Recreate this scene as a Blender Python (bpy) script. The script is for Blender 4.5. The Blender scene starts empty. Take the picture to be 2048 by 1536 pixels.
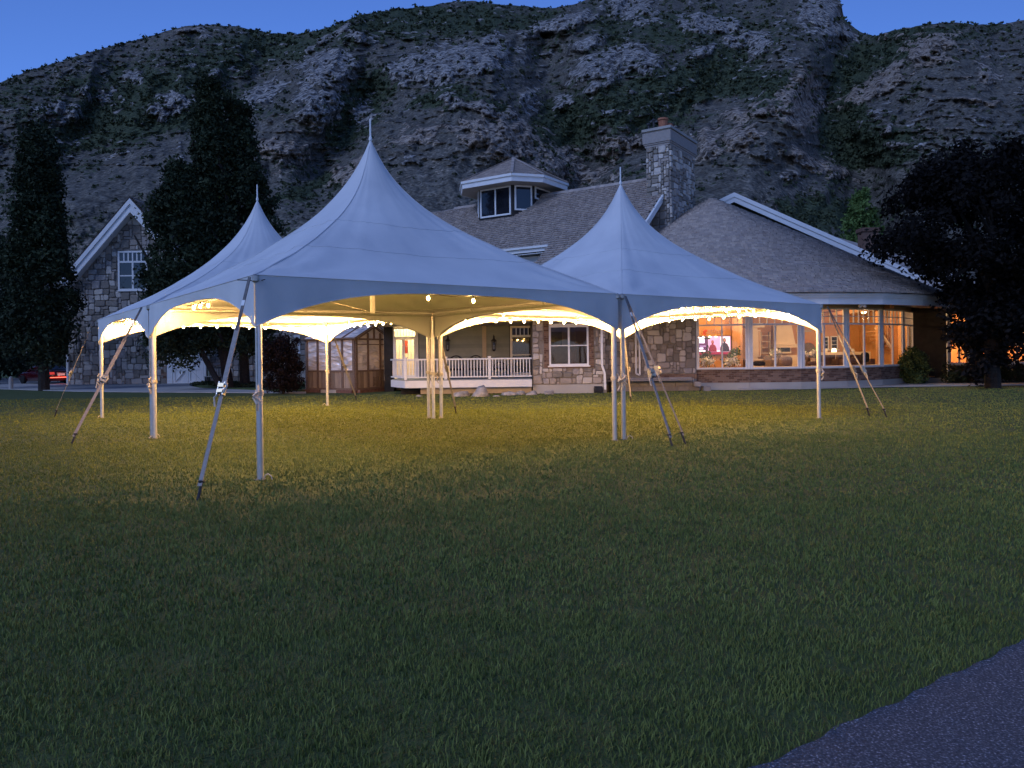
import bpy, math, random
import numpy as np
from mathutils import Vector as V
R_ = random.Random(7)
NP = np.random.default_rng(11)
PI = math.pi
sc = bpy.context.scene
COL = sc.collection

# ------------------------------------------------------------------ camera, sky, sun, exposure
F_PX, EYE, ROLL, HOR = 1500.0, 1.465, math.radians(0.718), 707.8
cam = bpy.data.cameras.new('camera')
cam.sensor_width = 36.0
cam.lens = F_PX / 2048 * 36
cam.shift_y = -(768 - HOR) / 2048
cam.clip_start, cam.clip_end = 0.1, 6000
cam_o = bpy.data.objects.new('camera', cam)
cam_o.location = (0, 0, EYE)
cam_o.rotation_euler = (math.radians(90), ROLL, 0)
COL.objects.link(cam_o)
sc.camera = cam_o

world = bpy.data.worlds.new('World')
sc.world = world
world.use_nodes = True
wn, wl = world.node_tree.nodes, world.node_tree.links
bg = wn['Background']
SUN_EL, SUN_ROT = math.radians(10), math.radians(180)
sky = wn.new('ShaderNodeTexSky')
sky.sky_type = 'NISHITA'
sky.sun_disc = False
sky.sun_elevation = SUN_EL
sky.sun_rotation = SUN_ROT
sky.altitude = 1500
sky.air_density, sky.dust_density, sky.ozone_density = 1.0, 0.0, 5.5
mulc = wn.new('ShaderNodeMix'); mulc.data_type = 'RGBA'; mulc.blend_type = 'MULTIPLY'; mulc.inputs[0].default_value = 1.0
mulc.inputs[7].default_value = (1.04, .80, 1.0, 1)      # dusk: the blue hour is more violet than day
wl.new(sky.outputs[0], mulc.inputs[6]); wl.new(mulc.outputs[2], bg.inputs[0])
bg.inputs[1].default_value = 0.195

sun = bpy.data.lights.new('sun', 'SUN')      # the last glow of the western sky, behind the camera
sun.energy = 1.55
sun.angle = math.radians(25)
sun.color = (.49, .62, 1.0)
sun_o = bpy.data.objects.new('sun', sun)
sun_o.rotation_euler = (math.radians(50), 0, math.radians(-50))
COL.objects.link(sun_o)

sc.view_settings.view_transform = 'Standard'
sc.view_settings.look = 'None'
sc.view_settings.exposure = 0.0
sc.view_settings.gamma = 1.0
sc.view_settings.use_curve_mapping = False
sc.render.engine = 'CYCLES'
sc.cycles.use_denoising = True
sc.cycles.max_bounces = 6
sc.cycles.transparent_max_bounces = 12
sc.cycles.sample_clamp_indirect = 4.0
sc.cycles.caustics_reflective = False
sc.cycles.caustics_refractive = False

# ------------------------------------------------------------------ surveying: a sight line (x, y of the photograph) at distance Y
CR, SR = math.cos(ROLL), math.sin(ROLL)
def ray(x, y):
    dx, dy = x - 1024, HOR - y
    return (dx * CR + dy * SR) / F_PX, (-dx * SR + dy * CR) / F_PX
def at(x, y, Y):
    a, b = ray(x, y)
    return V((a * Y, Y, EYE + b * Y))
def gr(x, y):
    a, b = ray(x, y)
    Y = EYE / -b
    return V((a * Y, Y, 0))
Z = V((0, 0, 1))

# ------------------------------------------------------------------ materials
MATS = {}
def nt(name):
    m = bpy.data.materials.new(name)
    m.use_nodes = True
    return m, m.node_tree.nodes, m.node_tree.links, m.node_tree.nodes['Principled BSDF']
def M(name, c1, c2=None, rough=.7, scale=6.0, tint=None, bump=0.0, bscale=40.0, metal=0.0, spec=.3, stretch=(1, 1, 1), detail=4.0, ramp=None, wave=0):
    """c1..c2 mixed by noise (and by the per-piece 'tint' attribute when tint is given)"""
    m, n, l, p = nt(name)
    p.inputs['Roughness'].default_value = rough
    p.inputs['Metallic'].default_value = metal
    p.inputs['Specular IOR Level'].default_value = spec
    c2 = c2 or tuple(min(1, c * 1.25) for c in c1)
    tc = n.new('ShaderNodeNewGeometry')
    mp = n.new('ShaderNodeMapping'); mp.inputs['Scale'].default_value = stretch
    l.new(tc.outputs['Position'], mp.inputs[0])
    nz = n.new('ShaderNodeTexNoise'); nz.inputs['Scale'].default_value = scale; nz.inputs['Detail'].default_value = detail
    l.new(mp.outputs[0], nz.inputs['Vector'])
    cr = n.new('ShaderNodeValToRGB')
    cr.color_ramp.elements[0].position, cr.color_ramp.elements[1].position = .3, .72
    cr.color_ramp.elements[0].color = (*c1, 1); cr.color_ramp.elements[1].color = (*c2, 1)
    if ramp:
        for pos, c in ramp:
            e = cr.color_ramp.elements.new(pos); e.color = (*c, 1)
    fac = nz.outputs['Fac']
    if tint is not None:
        at_ = n.new('ShaderNodeAttribute'); at_.attribute_name = 'tint'
        mx = n.new('ShaderNodeMix'); mx.data_type = 'FLOAT'; mx.inputs[0].default_value = tint
        l.new(nz.outputs['Fac'], mx.inputs[2]); l.new(at_.outputs['Fac'], mx.inputs[3])
        fac = mx.outputs[0]
        if ramp:
            cr.color_ramp.elements[0].position = 0.0
            cr.color_ramp.elements[-1].position = 1.0
    l.new(fac, cr.inputs[0]); l.new(cr.outputs[0], p.inputs['Base Color'])
    if bump:
        b = n.new('ShaderNodeBump'); b.inputs['Strength'].default_value = bump; b.inputs['Distance'].default_value = .02
        n2 = n.new('ShaderNodeTexNoise'); n2.inputs['Scale'].default_value = bscale; n2.inputs['Detail'].default_value = 5
        l.new(mp.outputs[0], n2.inputs['Vector'])
        l.new(n2.outputs['Fac'], b.inputs['Height']); l.new(b.outputs[0], p.inputs['Normal'])
    MATS[name] = m
    return m
def EM(name, col, strength):
    m, n, l, p = nt(name)
    p.inputs['Base Color'].default_value = (*[c * .5 for c in col], 1)
    p.inputs['Emission Color'].default_value = (*col, 1)
    p.inputs['Emission Strength'].default_value = strength
    return m
def GLASS(name, ior=1.45, tintc=(1, 1, 1), rough=.02):
    m, n, l, p = nt(name)
    n.remove(p)
    tr = n.new('ShaderNodeBsdfTransparent'); tr.inputs[0].default_value = (*tintc, 1)
    gl = n.new('ShaderNodeBsdfGlossy'); gl.inputs['Roughness'].default_value = rough
    fr = n.new('ShaderNodeLayerWeight'); fr.inputs[0].default_value = .5
    pw = n.new('ShaderNodeMath'); pw.operation = 'POWER'; pw.inputs[1].default_value = 4.0
    ad = n.new('ShaderNodeMath'); ad.operation = 'MULTIPLY_ADD'; ad.inputs[1].default_value = .55; ad.inputs[2].default_value = .035
    l.new(fr.outputs['Facing'], pw.inputs[0]); l.new(pw.outputs[0], ad.inputs[0])
    mx = n.new('ShaderNodeMixShader')
    l.new(ad.outputs[0], mx.inputs[0]); l.new(tr.outputs[0], mx.inputs[1]); l.new(gl.outputs[0], mx.inputs[2])
    l.new(mx.outputs[0], n['Material Output'].inputs[0])
    return m

m_canvas = M('white_vinyl', (.54, .55, .57), (.66, .665, .675), rough=.5, scale=1.1, bump=.35, bscale=4.0, detail=7)
m_alu = M('aluminium', (.55, .55, .56), (.66, .66, .66), rough=.38, metal=.75, scale=12)
m_web = M('strap_webbing', (.27, .24, .22), (.36, .32, .30), rough=.8, scale=30)
m_webdark = M('strap_sleeve', (.10, .10, .11), (.16, .15, .15), rough=.7, scale=30)
m_steel = M('ratchet_steel', (.30, .29, .28), (.5, .48, .45), rough=.4, metal=.8, scale=40)
m_brass = M('ratchet_gold', (.60, .48, .30), (.72, .6, .4), rough=.4, metal=.5, scale=40)
m_rope = M('rope', (.42, .38, .33), (.62, .57, .5), rough=.9, scale=60)
m_tag = M('white_label', (.7, .7, .7), (.8, .8, .8), rough=.6)
m_iron = M('dark_iron', (.02, .02, .022), (.04, .04, .045), rough=.5, scale=20)
m_stone = M('field_stone', (.20, .18, .155), (.56, .51, .45), rough=.9, scale=7, tint=.72, bump=.6, bscale=18,
            ramp=[(.25, (.29, .25, .215)), (.45, (.38, .325, .275)), (.6, (.30, .275, .265)), (.8, (.47, .42, .36))])
m_mortar = M('mortar', (.20, .18, .16), (.27, .245, .22), rough=.95, scale=14, bump=.5, bscale=60)
m_brick = M('brick', (.13, .075, .055), (.26, .17, .125), rough=.9, scale=8, tint=.7, bump=.3, bscale=60)
m_block = M('split_block', (.24, .22, .21), (.34, .31, .29), rough=.9, scale=9, tint=.5, bump=.7, bscale=30)
m_conc = M('concrete', (.30, .29, .275), (.40, .385, .36), rough=.85, scale=1.4, bump=.15, bscale=40)
m_found = M('painted_foundation', (.34, .33, .31), (.42, .41, .38), rough=.85, scale=1.2, bump=.15, bscale=30)
m_shingle = M('cedar_shingle', (.25, .20, .165), (.57, .485, .42), rough=.88, scale=3.5, tint=.5, bump=.5, bscale=40,
              ramp=[(.4, (.34, .29, .26)), (.62, (.41, .34, .29))])
m_roofbase = M('roof_felt', (.05, .042, .038), rough=.95)
m_white = M('white_trim', (.70, .70, .69), (.78, .78, .77), rough=.5, scale=3)
m_soffit = M('soffit_board', (.40, .34, .28), (.46, .40, .33), rough=.7, scale=3)
m_siding = M('sage_siding', (.20, .23, .24), (.26, .29, .295), rough=.7, scale=4, tint=.4)
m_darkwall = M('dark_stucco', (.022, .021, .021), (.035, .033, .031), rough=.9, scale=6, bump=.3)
m_terra = M('terracotta', (.26, .10, .06), (.40, .17, .10), rough=.85, scale=9, bump=.2)
m_cedar = M('weathered_cedar', (.20, .145, .105), (.42, .32, .235), rough=.8, scale=5, tint=.45, stretch=(6, 6, .6), bump=.2, bscale=20)
m_cedar_d = M('stained_cedar', (.13, .085, .06), (.22, .15, .11), rough=.75, scale=5, stretch=(5, 5, 5))
m_sleeper = M('red_brown_sleeper', (.12, .06, .045), (.21, .115, .085), rough=.85, scale=6)
m_darkglass = M('dusk_glass', (.010, .012, .016), (.02, .022, .03), rough=.04, spec=.6, scale=2)
m_glass = GLASS('window_glass')
m_asphalt = M('asphalt', (.024, .033, .050), (.36, .41, .50), rough=.9, scale=100, bump=.9, bscale=120, detail=3, ramp=[(.50, (.062, .080, .11)), (.60, (.10, .125, .165))])
m_bulb = EM('lit_bulb', (1.0, .54, .165), 3200.0)
m_cord = M('black_cord', (.02, .02, .02), rough=.6)
m_ivory = M('interior_plaster', (.50, .26, .10), (.58, .32, .14), rough=.8, scale=2)
m_ivoryd = M('warm_timber', (.36, .19, .09), (.46, .26, .13), rough=.55, scale=3, stretch=(6, 6, .8))
m_pinkwood = M('ceiling_timber', (.24, .11, .07), (.30, .15, .10), rough=.6, scale=3)
m_floor = M('oak_floor', (.25, .15, .08), (.33, .2, .11), rough=.4, scale=3)
m_cream = M('cream_paint', (.66, .56, .42), (.72, .62, .47), rough=.6, scale=3)
m_brown = M('brown_leather', (.09, .05, .035), (.14, .085, .06), rough=.5, scale=6)
m_grey = M('grey_cushion', (.20, .155, .13), (.28, .22, .185), rough=.9, scale=10)
m_black = M('black_cushion', (.012, .012, .015), (.03, .03, .035), rough=.8, scale=10)
m_flower = M('white_flower', (.75, .72, .60), (.85, .82, .7), rough=.8, scale=20)
m_bark = M('bark', (.018, .015, .013), (.04, .033, .028), rough=.95, scale=12, bump=.6)

def leafmat(name, c1, c2):
    m, n, l, p = nt(name)
    p.inputs['Roughness'].default_value = .75
    p.inputs['Specular IOR Level'].default_value = .12
    a = n.new('ShaderNodeAttribute'); a.attribute_name = 'tint'
    cr = n.new('ShaderNodeValToRGB')
    cr.color_ramp.elements[0].color = (*c1, 1); cr.color_ramp.elements[1].color = (*c2, 1)
    l.new(a.outputs['Fac'], cr.inputs[0]); l.new(cr.outputs[0], p.inputs['Base Color'])
    return m
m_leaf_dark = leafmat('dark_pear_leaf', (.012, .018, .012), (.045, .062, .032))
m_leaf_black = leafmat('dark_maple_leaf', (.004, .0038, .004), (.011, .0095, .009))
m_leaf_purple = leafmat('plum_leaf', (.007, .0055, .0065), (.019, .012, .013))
m_leaf_green = leafmat('green_leaf', (.05, .09, .025), (.12, .19, .06))
m_leaf_shrub = leafmat('shrub_leaf', (.03, .05, .015), (.10, .14, .05))
m_scrub = leafmat('mountain_scrub_leaf', (.026, .036, .022), (.075, .095, .052))
m_grass = leafmat('lawn_blade', (.082, .114, .027), (.215, .240, .064))

# ------------------------------------------------------------------ mesh builder
WO = {}
def wo(o):
    return WO[o.name] if o is not None else V((0, 0, 0))
def props(o, label=None, cat=None, group=None, kind=None):
    if label: o['label'] = label
    if cat: o['category'] = cat
    if group: o['group'] = group
    if kind: o['kind'] = kind
    return o
def link(name, me, parent, origin):
    o = bpy.data.objects.new(name, me)
    COL.objects.link(o)
    if parent is not None: o.parent = parent
    o.location = origin - wo(parent)
    WO[o.name] = origin.copy()
    return o
def empty(name, loc, label, cat, group=None):
    o = bpy.data.objects.new(name, None)
    o.empty_display_size = .2
    o.location = loc
    COL.objects.link(o)
    WO[o.name] = V(loc)
    return props(o, label, cat, group)
def npmesh(name, vv, ff, mat, parent=None, tint=None, smooth=False, origin=None, vattr=None):
    vv = np.asarray(vv, dtype=np.float64)
    if origin is None:
        lo, hi = vv.min(0), vv.max(0)
        origin = V(((lo[0] + hi[0]) / 2, (lo[1] + hi[1]) / 2, lo[2]))
    vv = vv - np.array(origin)
    me = bpy.data.meshes.new(name)
    if isinstance(ff, np.ndarray):
        k = ff.shape[1]; nf = len(ff)
        me.vertices.add(len(vv)); me.vertices.foreach_set('co', vv.astype(np.float32).ravel())
        me.loops.add(nf * k); me.loops.foreach_set('vertex_index', ff.astype(np.int32).ravel())
        me.polygons.add(nf); me.polygons.foreach_set('loop_start', np.arange(0, nf * k, k, dtype=np.int32))
        me.update(calc_edges=True)
    else:
        me.from_pydata([tuple(x) for x in vv], [], ff)
        nf = len(ff)
    if tint is not None:
        a = me.attributes.new('tint', 'FLOAT', 'FACE')
        a.data.foreach_set('value', np.asarray(tint, dtype=np.float32))
    if vattr:
        for k_, arr in vattr.items():
            a = me.attributes.new(k_, 'FLOAT', 'POINT')
            a.data.foreach_set('value', np.asarray(arr, dtype=np.float32))
    if smooth:
        me.polygons.foreach_set('use_smooth', np.ones(nf, dtype=bool))
    me.materials.append(mat)
    return link(name, me, parent, origin)
class MB:
    def __init__(s): s.v = []; s.f = []; s.t = []
    def add(s, vs, fs, t=None):
        b = len(s.v); s.v += [tuple(x) for x in vs]
        s.f += [tuple(i + b for i in f) for f in fs]
        t = R_.random() if t is None else t
        s.t += [t] * len(fs); return s
    def box(s, c, ax, ay, az, t=None):
        """centre and three half axes"""
        c, ax, ay, az = V(c), V(ax), V(ay), V(az)
        vs = [c + ax * i + ay * j + az * k for i in (-1, 1) for j in (-1, 1) for k in (-1, 1)]
        fs = [(0, 1, 3, 2), (4, 6, 7, 5), (0, 4, 5, 1), (2, 3, 7, 6), (0, 2, 6, 4), (1, 5, 7, 3)]
        if ax.cross(ay).dot(az) < 0: fs = [f[::-1] for f in fs]
        return s.add(vs, fs, t)
    def bx(s, x0, x1, y0, y1, z0, z1, t=None):
        return s.box(((x0 + x1) / 2, (y0 + y1) / 2, (z0 + z1) / 2), ((x1 - x0) / 2, 0, 0), (0, (y1 - y0) / 2, 0), (0, 0, (z1 - z0) / 2), t)
    def beam(s, p, q, w, h, up=Z, t=None):
        p, q = V(p), V(q); d = (q - p); L = d.length; d = d / L
        sd = d.cross(up)
        sd = sd.normalized() if sd.length > 1e-4 else V((1, 0, 0))
        u2 = sd.cross(d).normalized()
        return s.box((p + q) / 2, d * L / 2, sd * w / 2, u2 * h / 2, t)
    def tube(s, pts, r, n=8, cap=True, t=None):
        pts = [V(p) for p in pts]; rs = r if isinstance(r, (list, tuple)) else [r] * len(pts)
        vs = []; fs = []; ref = None
        for i, p in enumerate(pts):
            d = (pts[min(i + 1, len(pts) - 1)] - pts[max(i - 1, 0)]).normalized()
            if ref is None:
                ref = V((0, 0, 1)) if abs(d.z) < .9 else V((1, 0, 0))
            a = d.cross(ref).normalized(); b = a.cross(d).normalized(); ref = b
            for k in range(n):
                an = 2 * PI * k / n
                vs.append(p + (a * math.cos(an) + b * math.sin(an)) * rs[i])
        for i in range(len(pts) - 1):
            for k in range(n):
                fs.append((i * n + k, i * n + (k + 1) % n, (i + 1) * n + (k + 1) % n, (i + 1) * n + k))
        if cap:
            fs.append(tuple(range(n))[::-1]); fs.append(tuple((len(pts) - 1) * n + k for k in range(n)))
        return s.add(vs, fs, t)
    def lathe(s, c, prof, n=12, t=None, axis=None, ref=None):
        c = V(c); ax = V(axis).normalized() if axis is not None else Z
        a = (V(ref) if ref is not None else (V((1, 0, 0)) if abs(ax.x) < .9 else V((0, 1, 0))))
        a = (a - ax * a.dot(ax)).normalized(); b = ax.cross(a)
        vs = [c + ax * z + (a * math.cos(2 * PI * k / n) + b * math.sin(2 * PI * k / n)) * r for r, z in prof for k in range(n)]
        fs = [(i * n + k, i * n + (k + 1) % n, (i + 1) * n + (k + 1) % n, (i + 1) * n + k) for i in range(len(prof) - 1) for k in range(n)]
        fs.append(tuple(range(n))[::-1]); fs.append(tuple((len(prof) - 1) * n + k for k in range(n)))
        return s.add(vs, fs, t)
    def quad(s, a, b, c, d, t=None): return s.add([a, b, c, d], [(0, 1, 2, 3)], t)
    def prism(s, poly, ext, t=None):
        """polygon (3-D points) extruded along vector ext"""
        poly = [V(p) for p in poly]; ext = V(ext); n = len(poly)
        vs = poly + [p + ext for p in poly]
        fs = [tuple(range(n))[::-1], tuple(range(n, 2 * n))] + [(i, (i + 1) % n, n + (i + 1) % n, n + i) for i in range(n)]
        return s.add(vs, fs, t)
    def build(s, name, mat, parent=None, smooth=False, **kw):
        o = npmesh(name, s.v, s.f, mat, parent, tint=s.t, smooth=smooth)
        return props(o, **kw)

# ------------------------------------------------------------------ numpy noise
def perlin(x, y, seed=0):
    r = np.random.default_rng(seed); P = r.permutation(512); P = np.concatenate([P, P]); an = r.random(512) * 2 * PI
    xi, yi = np.floor(x).astype(int), np.floor(y).astype(int); xf, yf = x - xi, y - yi
    u, v = xf ** 3 * (xf * (xf * 6 - 15) + 10), yf ** 3 * (yf * (yf * 6 - 15) + 10)
    def g(i, j, dx, dy):
        h = an[P[(P[(xi + i) & 511] + yi + j) & 511]]
        return np.cos(h) * dx + np.sin(h) * dy
    a = g(0, 0, xf, yf); b = g(1, 0, xf - 1, yf); c = g(0, 1, xf, yf - 1); d = g(1, 1, xf - 1, yf - 1)
    return (a + u * (b - a)) * (1 - v) + (c + u * (d - c)) * v
def fbm(x, y, o=4, seed=0, ridged=False):
    s = 0; a = 1; t = 0
    for i in range(o):
        n = perlin(x * 2 ** i, y * 2 ** i, seed + i)
        s = s + a * ((1 - 2.2 * np.abs(n)) if ridged else n * 1.5); t += a; a *= .5
    return s / t

# ------------------------------------------------------------------ ground, drive, footpath, mountain
lawn = MB()
gx = [-420, -120, -60, -30, -15, 0, 15, 30, 60, 120, 420]; gy = [-60, -20, -5, 0, 5, 12, 20, 30, 45, 80, 420]
vs = [(x, y, 0) for y in gy for x in gx]
lawn.add(vs, [(j * 11 + i, j * 11 + i + 1, (j + 1) * 11 + i + 1, (j + 1) * 11 + i) for j in range(10) for i in range(10)], .5)
m_soil = M('lawn_ground', (.042, .064, .018), (.080, .104, .034), rough=.95, scale=3.5, bump=.8, bscale=60, detail=8)
lawn.build('lawn', m_soil, kind='structure')

dr = [gr(-120, 776), gr(0, 779), gr(150, 784), gr(300, 785.5), gr(450, 786.5), gr(612, 787.5), gr(612, 784.5), gr(560, 783), gr(470, 780),
      gr(400, 777), gr(378, 773), gr(400, 769.5), V((-15.5, 42.2, 0)), V((-26, 42.8, 0)), V((-27, 60, 0)), V((-60, 60, 0)), gr(-300, 772)]
d_ = MB(); d_.prism([p + Z * .012 for p in dr], Z * .03)
d_.build('driveway', m_conc, kind='structure')
ua = V((1.67, 1.09, 0)).normalized(); un = V((ua.y, -ua.x, 0))
p0 = gr(1520, 1536)
edge = [p0 + ua * s + un * (.008 * math.sin(s * 9.1) + .008 * math.sin(s * 23.7)) for s in np.linspace(-3, 12, 301)]
fp = MB(); k = len(edge)
fp.add([e + Z * .012 for e in edge] + [e + un * 1.9 + Z * .012 for e in edge], [(i, k + i, k + i + 1, i + 1) for i in range(k - 1)])
fp.build('footpath', m_asphalt, kind='structure')
hp = MB()   # narrow concrete mow strip in front of the sunroom
hp.prism([gr(1478, 781) + Z * .01, gr(1790, 774.5) + Z * .01, gr(2060, 771) + Z * .01, gr(2060, 768) + Z * .01, gr(1790, 770) + Z * .01, gr(1478, 776) + Z * .01], Z * .05)
hp.build('garden_path', m_conc, kind='structure')
def on_hard(x, y):
    d = (x - p0.x) * un.x + (y - p0.y) * un.y
    s = (x - p0.x) * ua.x + (y - p0.y) * ua.y
    return d > .0
# mountain: bearings across x, rise up y, distance from a 32-degree slope plus gullies, spurs and crags
SKY = [(-420, 330), (-200, 262), (0, 165), (60, 140), (130, 120), (200, 98), (280, 78), (340, 60), (370, 52), (430, 49), (480, 54), (540, 66),
       (600, 68), (660, 54), (720, 30), (790, 18), (850, 13), (900, 4), (940, 1), (1000, 9), (1060, 13), (1100, 17), (1150, 8), (1200, -10), (1300, -45),
       (1450, -70), (1600, -45), (1665, -12), (1682, 5), (1688, 38), (1720, 64), (1748, 72), (1790, 60), (1850, 49), (1900, 44), (1960, 50),
       (2010, 47), (2048, 40), (2250, 22), (2500, 60)]
def segd(x, y, a, b):
    ax, ay = a; bx_, by = b; dx, dy = bx_ - ax, by - ay
    t = np.clip(((x - ax) * dx + (y - ay) * dy) / (dx * dx + dy * dy), 0, 1)
    return np.hypot(x - ax - t * dx, y - ay - t * dy), t
def polyd(x, y, pts):
    d = None
    for a, b in zip(pts[:-1], pts[1:]):
        e, _ = segd(x, y, a, b); d = e if d is None else np.minimum(d, e)
    return d
GUL = [([(1090, 130), (1100, 210), (1130, 260), (1160, 330), (1140, 400)], 60, .17), ([(1720, 75), (1690, 150), (1650, 200), (1665, 290), (1720, 350), (1760, 480)], 60, .22),
       ([(560, 80), (520, 150), (420, 230), (330, 270), (150, 330)], 60, .12), ([(740, 200), (690, 270), (640, 340)], 45, .11),
       ([(1480, 120), (1400, 210), (1300, 290), (1200, 330)], 60, .10), ([(250, 100), (240, 180), (160, 260)], 50, .09), ([(1400, 380), (1560, 330), (1640, 420)], 30, .03)]
SPU = [([(960, 175), (930, 260), (870, 330), (830, 400)], 110, -.11), ([(1590, 150), (1570, 230), (1500, 330), (1420, 420)], 90, -.12),
       ([(1880, 80), (1900, 170), (1960, 280)], 120, -.12), ([(440, 270), (260, 350), (150, 400)], 80, -.08), ([(680, 60), (640, 170), (600, 230)], 70, -.07)]
# limestone and brown outcrops: centre, radii, tilt, weight, brownness
ROCK = [(905, 125, 135, 38, -.12, 1, 0), (830, 150, 60, 22, .1, .8, 0), (1215, 125, 85, 26, -.35, 1, 0), (1290, 125, 30, 22, 0, 1, 0), (1130, 45, 95, 15, -.28, 1, 0), (1260, 12, 60, 30, .2, .9, 0),
        (655, 140, 62, 38, -.3, 1, 0), (640, 215, 52, 36, .35, 1, 0), (520, 190, 55, 18, -.45, 1, 0), (345, 210, 55, 30, -.35, .9, 0), (270, 155, 22, 14, .3, .9, 0), (720, 72, 40, 12, .1, .8, 0),
        (120, 225, 60, 24, .1, .7, 0), (195, 190, 60, 30, .3, .5, 0), (720, 225, 30, 28, 0, .7, 0), (1060, 200, 22, 30, .2, .9, 0), (1125, 205, 24, 18, -.4, .8, 0), (1210, 165, 55, 10, -.5, .8, 0),
        (430, 150, 25, 14, 0, .7, 0), (380, 60, 45, 7, 0, .8, .2), (660, 75, 70, 8, -.5, .7, 0), (1640, 30, 45, 36, .3, 1, 0), (1680, 60, 45, 14, .5, .8, 0), (1510, 85, 34, 24, .3, 1, 0), (1420, 50, 70, 22, .1, .9, 0),
        (1410, 100, 32, 14, -.2, .9, 0), (1470, 88, 26, 16, 0, .8, 0), (980, 90, 50, 20, -.1, .7, 0), (1170, 90, 40, 14, -.4, .8, 0),
        (1010, 280, 120, 46, .25, .85, 1), (830, 270, 50, 20, -.4, .6, 1), (1130, 330, 70, 34, .3, .8, 1), (985, 220, 70, 14, .3, .9, .6), (900, 200, 40, 14, .6, .6, .3), (700, 340, 60, 24, -.5, .8, 1),
        (1250, 290, 75, 22, -.2, .7, 1), (1200, 350, 60, 16, -.2, .6, 1), (1600, 205, 46, 55, .25, 1, 1), (1500, 225, 60, 16, -.3, .8, 1), (1480, 275, 50, 22, -.3, .9, 1), (1640, 330, 70, 16, .35, .9, 1),
        (1580, 350, 30, 10, 0, .6, .4), (1750, 175, 70, 18, -.5, 1, 1), (1860, 95, 55, 22, -.4, 1, 1), (1790, 130, 40, 14, -.5, .8, 1), (1980, 150, 30, 22, .3, .7, .6), (1960, 200, 90, 7, .1, .6, 1),
        (1850, 100, 80, 40, .3, .5, 1), (1775, 260, 16, 12, -.5, .9, .5), (1790, 290, 30, 8, -.2, .7, .6), (1420, 290, 30, 36, .2, .8, 1), (560, 300, 70, 30, .2, .6, 1), (500, 335, 60, 20, 0, .5, 1), (1850, 260, 120, 5, 0, .5, 1)]
VEG = [(1300, 200, 180, 60, -.2, 1), (1480, 165, 160, 34, 0, .7), (1690, 230, 45, 130, .2, 1.3), (1740, 300, 110, 60, 0, 1), (1120, 265, 60, 90, .2, 1), (720, 200, 90, 40, -.6, .9), (870, 195, 60, 16, -.3, 1.2), (700, 260, 60, 30, -.6, 1),
       (1640, 430, 150, 40, 0, .8), (230, 250, 220, 50, -.2, .7), (500, 100, 300, 50, -.2, .6), (1550, 190, 60, 40, 0, .5), (1760, 110, 110, 40, -.3, .8), (860, 40, 260, 40, 0, .8), (1830, 185, 50, 22, -.5, 1), (1350, 60, 260, 60, 0, .5), (250, 200, 300, 60, 0, .5), (640, 370, 100, 20, -.3, .7), (1460, 130, 90, 40, 0, .5), (1850, 60, 200, 20, 0, .5), (960, 205, 80, 14, .3, .8), (260, 345, 170, 8, -.42, .9)]
BARE = [(880, 290, 130, 60, .0, 1), (870, 380, 90, 40, 0, 1), (1560, 300, 110, 40, .2, .9), (1900, 190, 180, 50, 0, 1), (310, 330, 190, 35, -.42, 1), (250, 400, 130, 30, 0, .7), (1500, 380, 60, 25, 0, .6), (520, 270, 90, 22, .1, .7), (1420, 215, 80, 14, -.2, .6), (1780, 345, 90, 18, 0, .7), (1500, 420, 100, 22, .4, .6)]
def blob(x, y, c):
    cx, cy, rx, ry, an = c[:5]
    ca, sa = math.cos(an), math.sin(an)
    dx, dy = x - cx, y - cy
    u, v = (dx * ca + dy * sa) / rx, (-dx * sa + dy * ca) / ry
    return np.clip(1.25 - np.sqrt(u * u + v * v), 0, 1)
NXM, NYM = 860, 400
xs = np.linspace(-330, 2380, NXM)
skyl = np.interp(xs, [p[0] for p in SKY], [p[1] for p in SKY])
skyl = skyl + 3.0 * fbm(xs / 23, xs * 0, 3, 91)
tt = np.linspace(0, 1, NYM)[:, None]
PX = np.broadcast_to(xs, (NYM, NXM)); PY = 750 + (skyl[None, :] - 750) * tt
wx, wy = PX + 14 * fbm(PX / 40, PY / 40, 3, 5), PY + 10 * fbm(PX / 40, PY / 40, 3, 6)
rock = np.zeros_like(PX); brown = np.zeros_like(PX)
for c in ROCK:
    b_ = blob(wx, wy, (c[0], c[1], c[2] * 1.15, c[3] * 1.2, c[4])) * c[5]
    brown = np.where(b_ > rock, c[6], brown); rock = np.maximum(rock, b_)
rock = rock * (.75 + .9 * fbm(PX / 26, PY / 16, 3, 8) + .25)
rock = np.clip(np.maximum(rock, .40 * np.clip(fbm(PX / 60, PY / 22, 4, 9, True) - .45, 0, 1) * 2 * (PY < 330)), 0, 1)
veg = np.zeros_like(PX) + .28
for c in VEG: veg += blob(wx, wy, c) * c[5] * .6
for c in BARE: veg -= blob(wx, wy, c) * c[5] * .6
veg += .25 * fbm(PX / 70, PY / 30, 4, 12)
lump = np.clip(.25 + .9 * np.clip(veg, 0, 1) + .7 * rock, .25, 1)
rel = .045 * fbm(PX / 210, PY / 300, 2, 21, True) - .040 * lump * fbm((PX + .45 * PY) / 62, PY / 150, 3, 22, True) + .010 * fbm(PX / 22, PY / 20, 3, 23)
for pts, w, a in GUL + SPU:
    rel = rel + a * np.exp(-(polyd(wx, wy, pts) / w) ** 2)
cr_ = np.clip(rock * 1.6 - .25, 0, 1)
rel = rel - cr_ * .016 - cr_ * (.034 * np.abs(fbm(PX / 11, PY / 26, 4, 31)) + .009 * fbm(PX / 30, PY / 12, 3, 32, True) + .009 * fbm(PX / 7, PY / 9, 2, 33))
rel = rel - .0022 * np.clip(veg, 0, 1) * fbm(PX / 9, PY / 6, 2, 34)
dxp, dyp = PX - 1024, HOR - PY
TA, TB = (dxp * CR + dyp * SR) / F_PX, (-dxp * SR + dyp * CR) / F_PX
TS = .64
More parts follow.
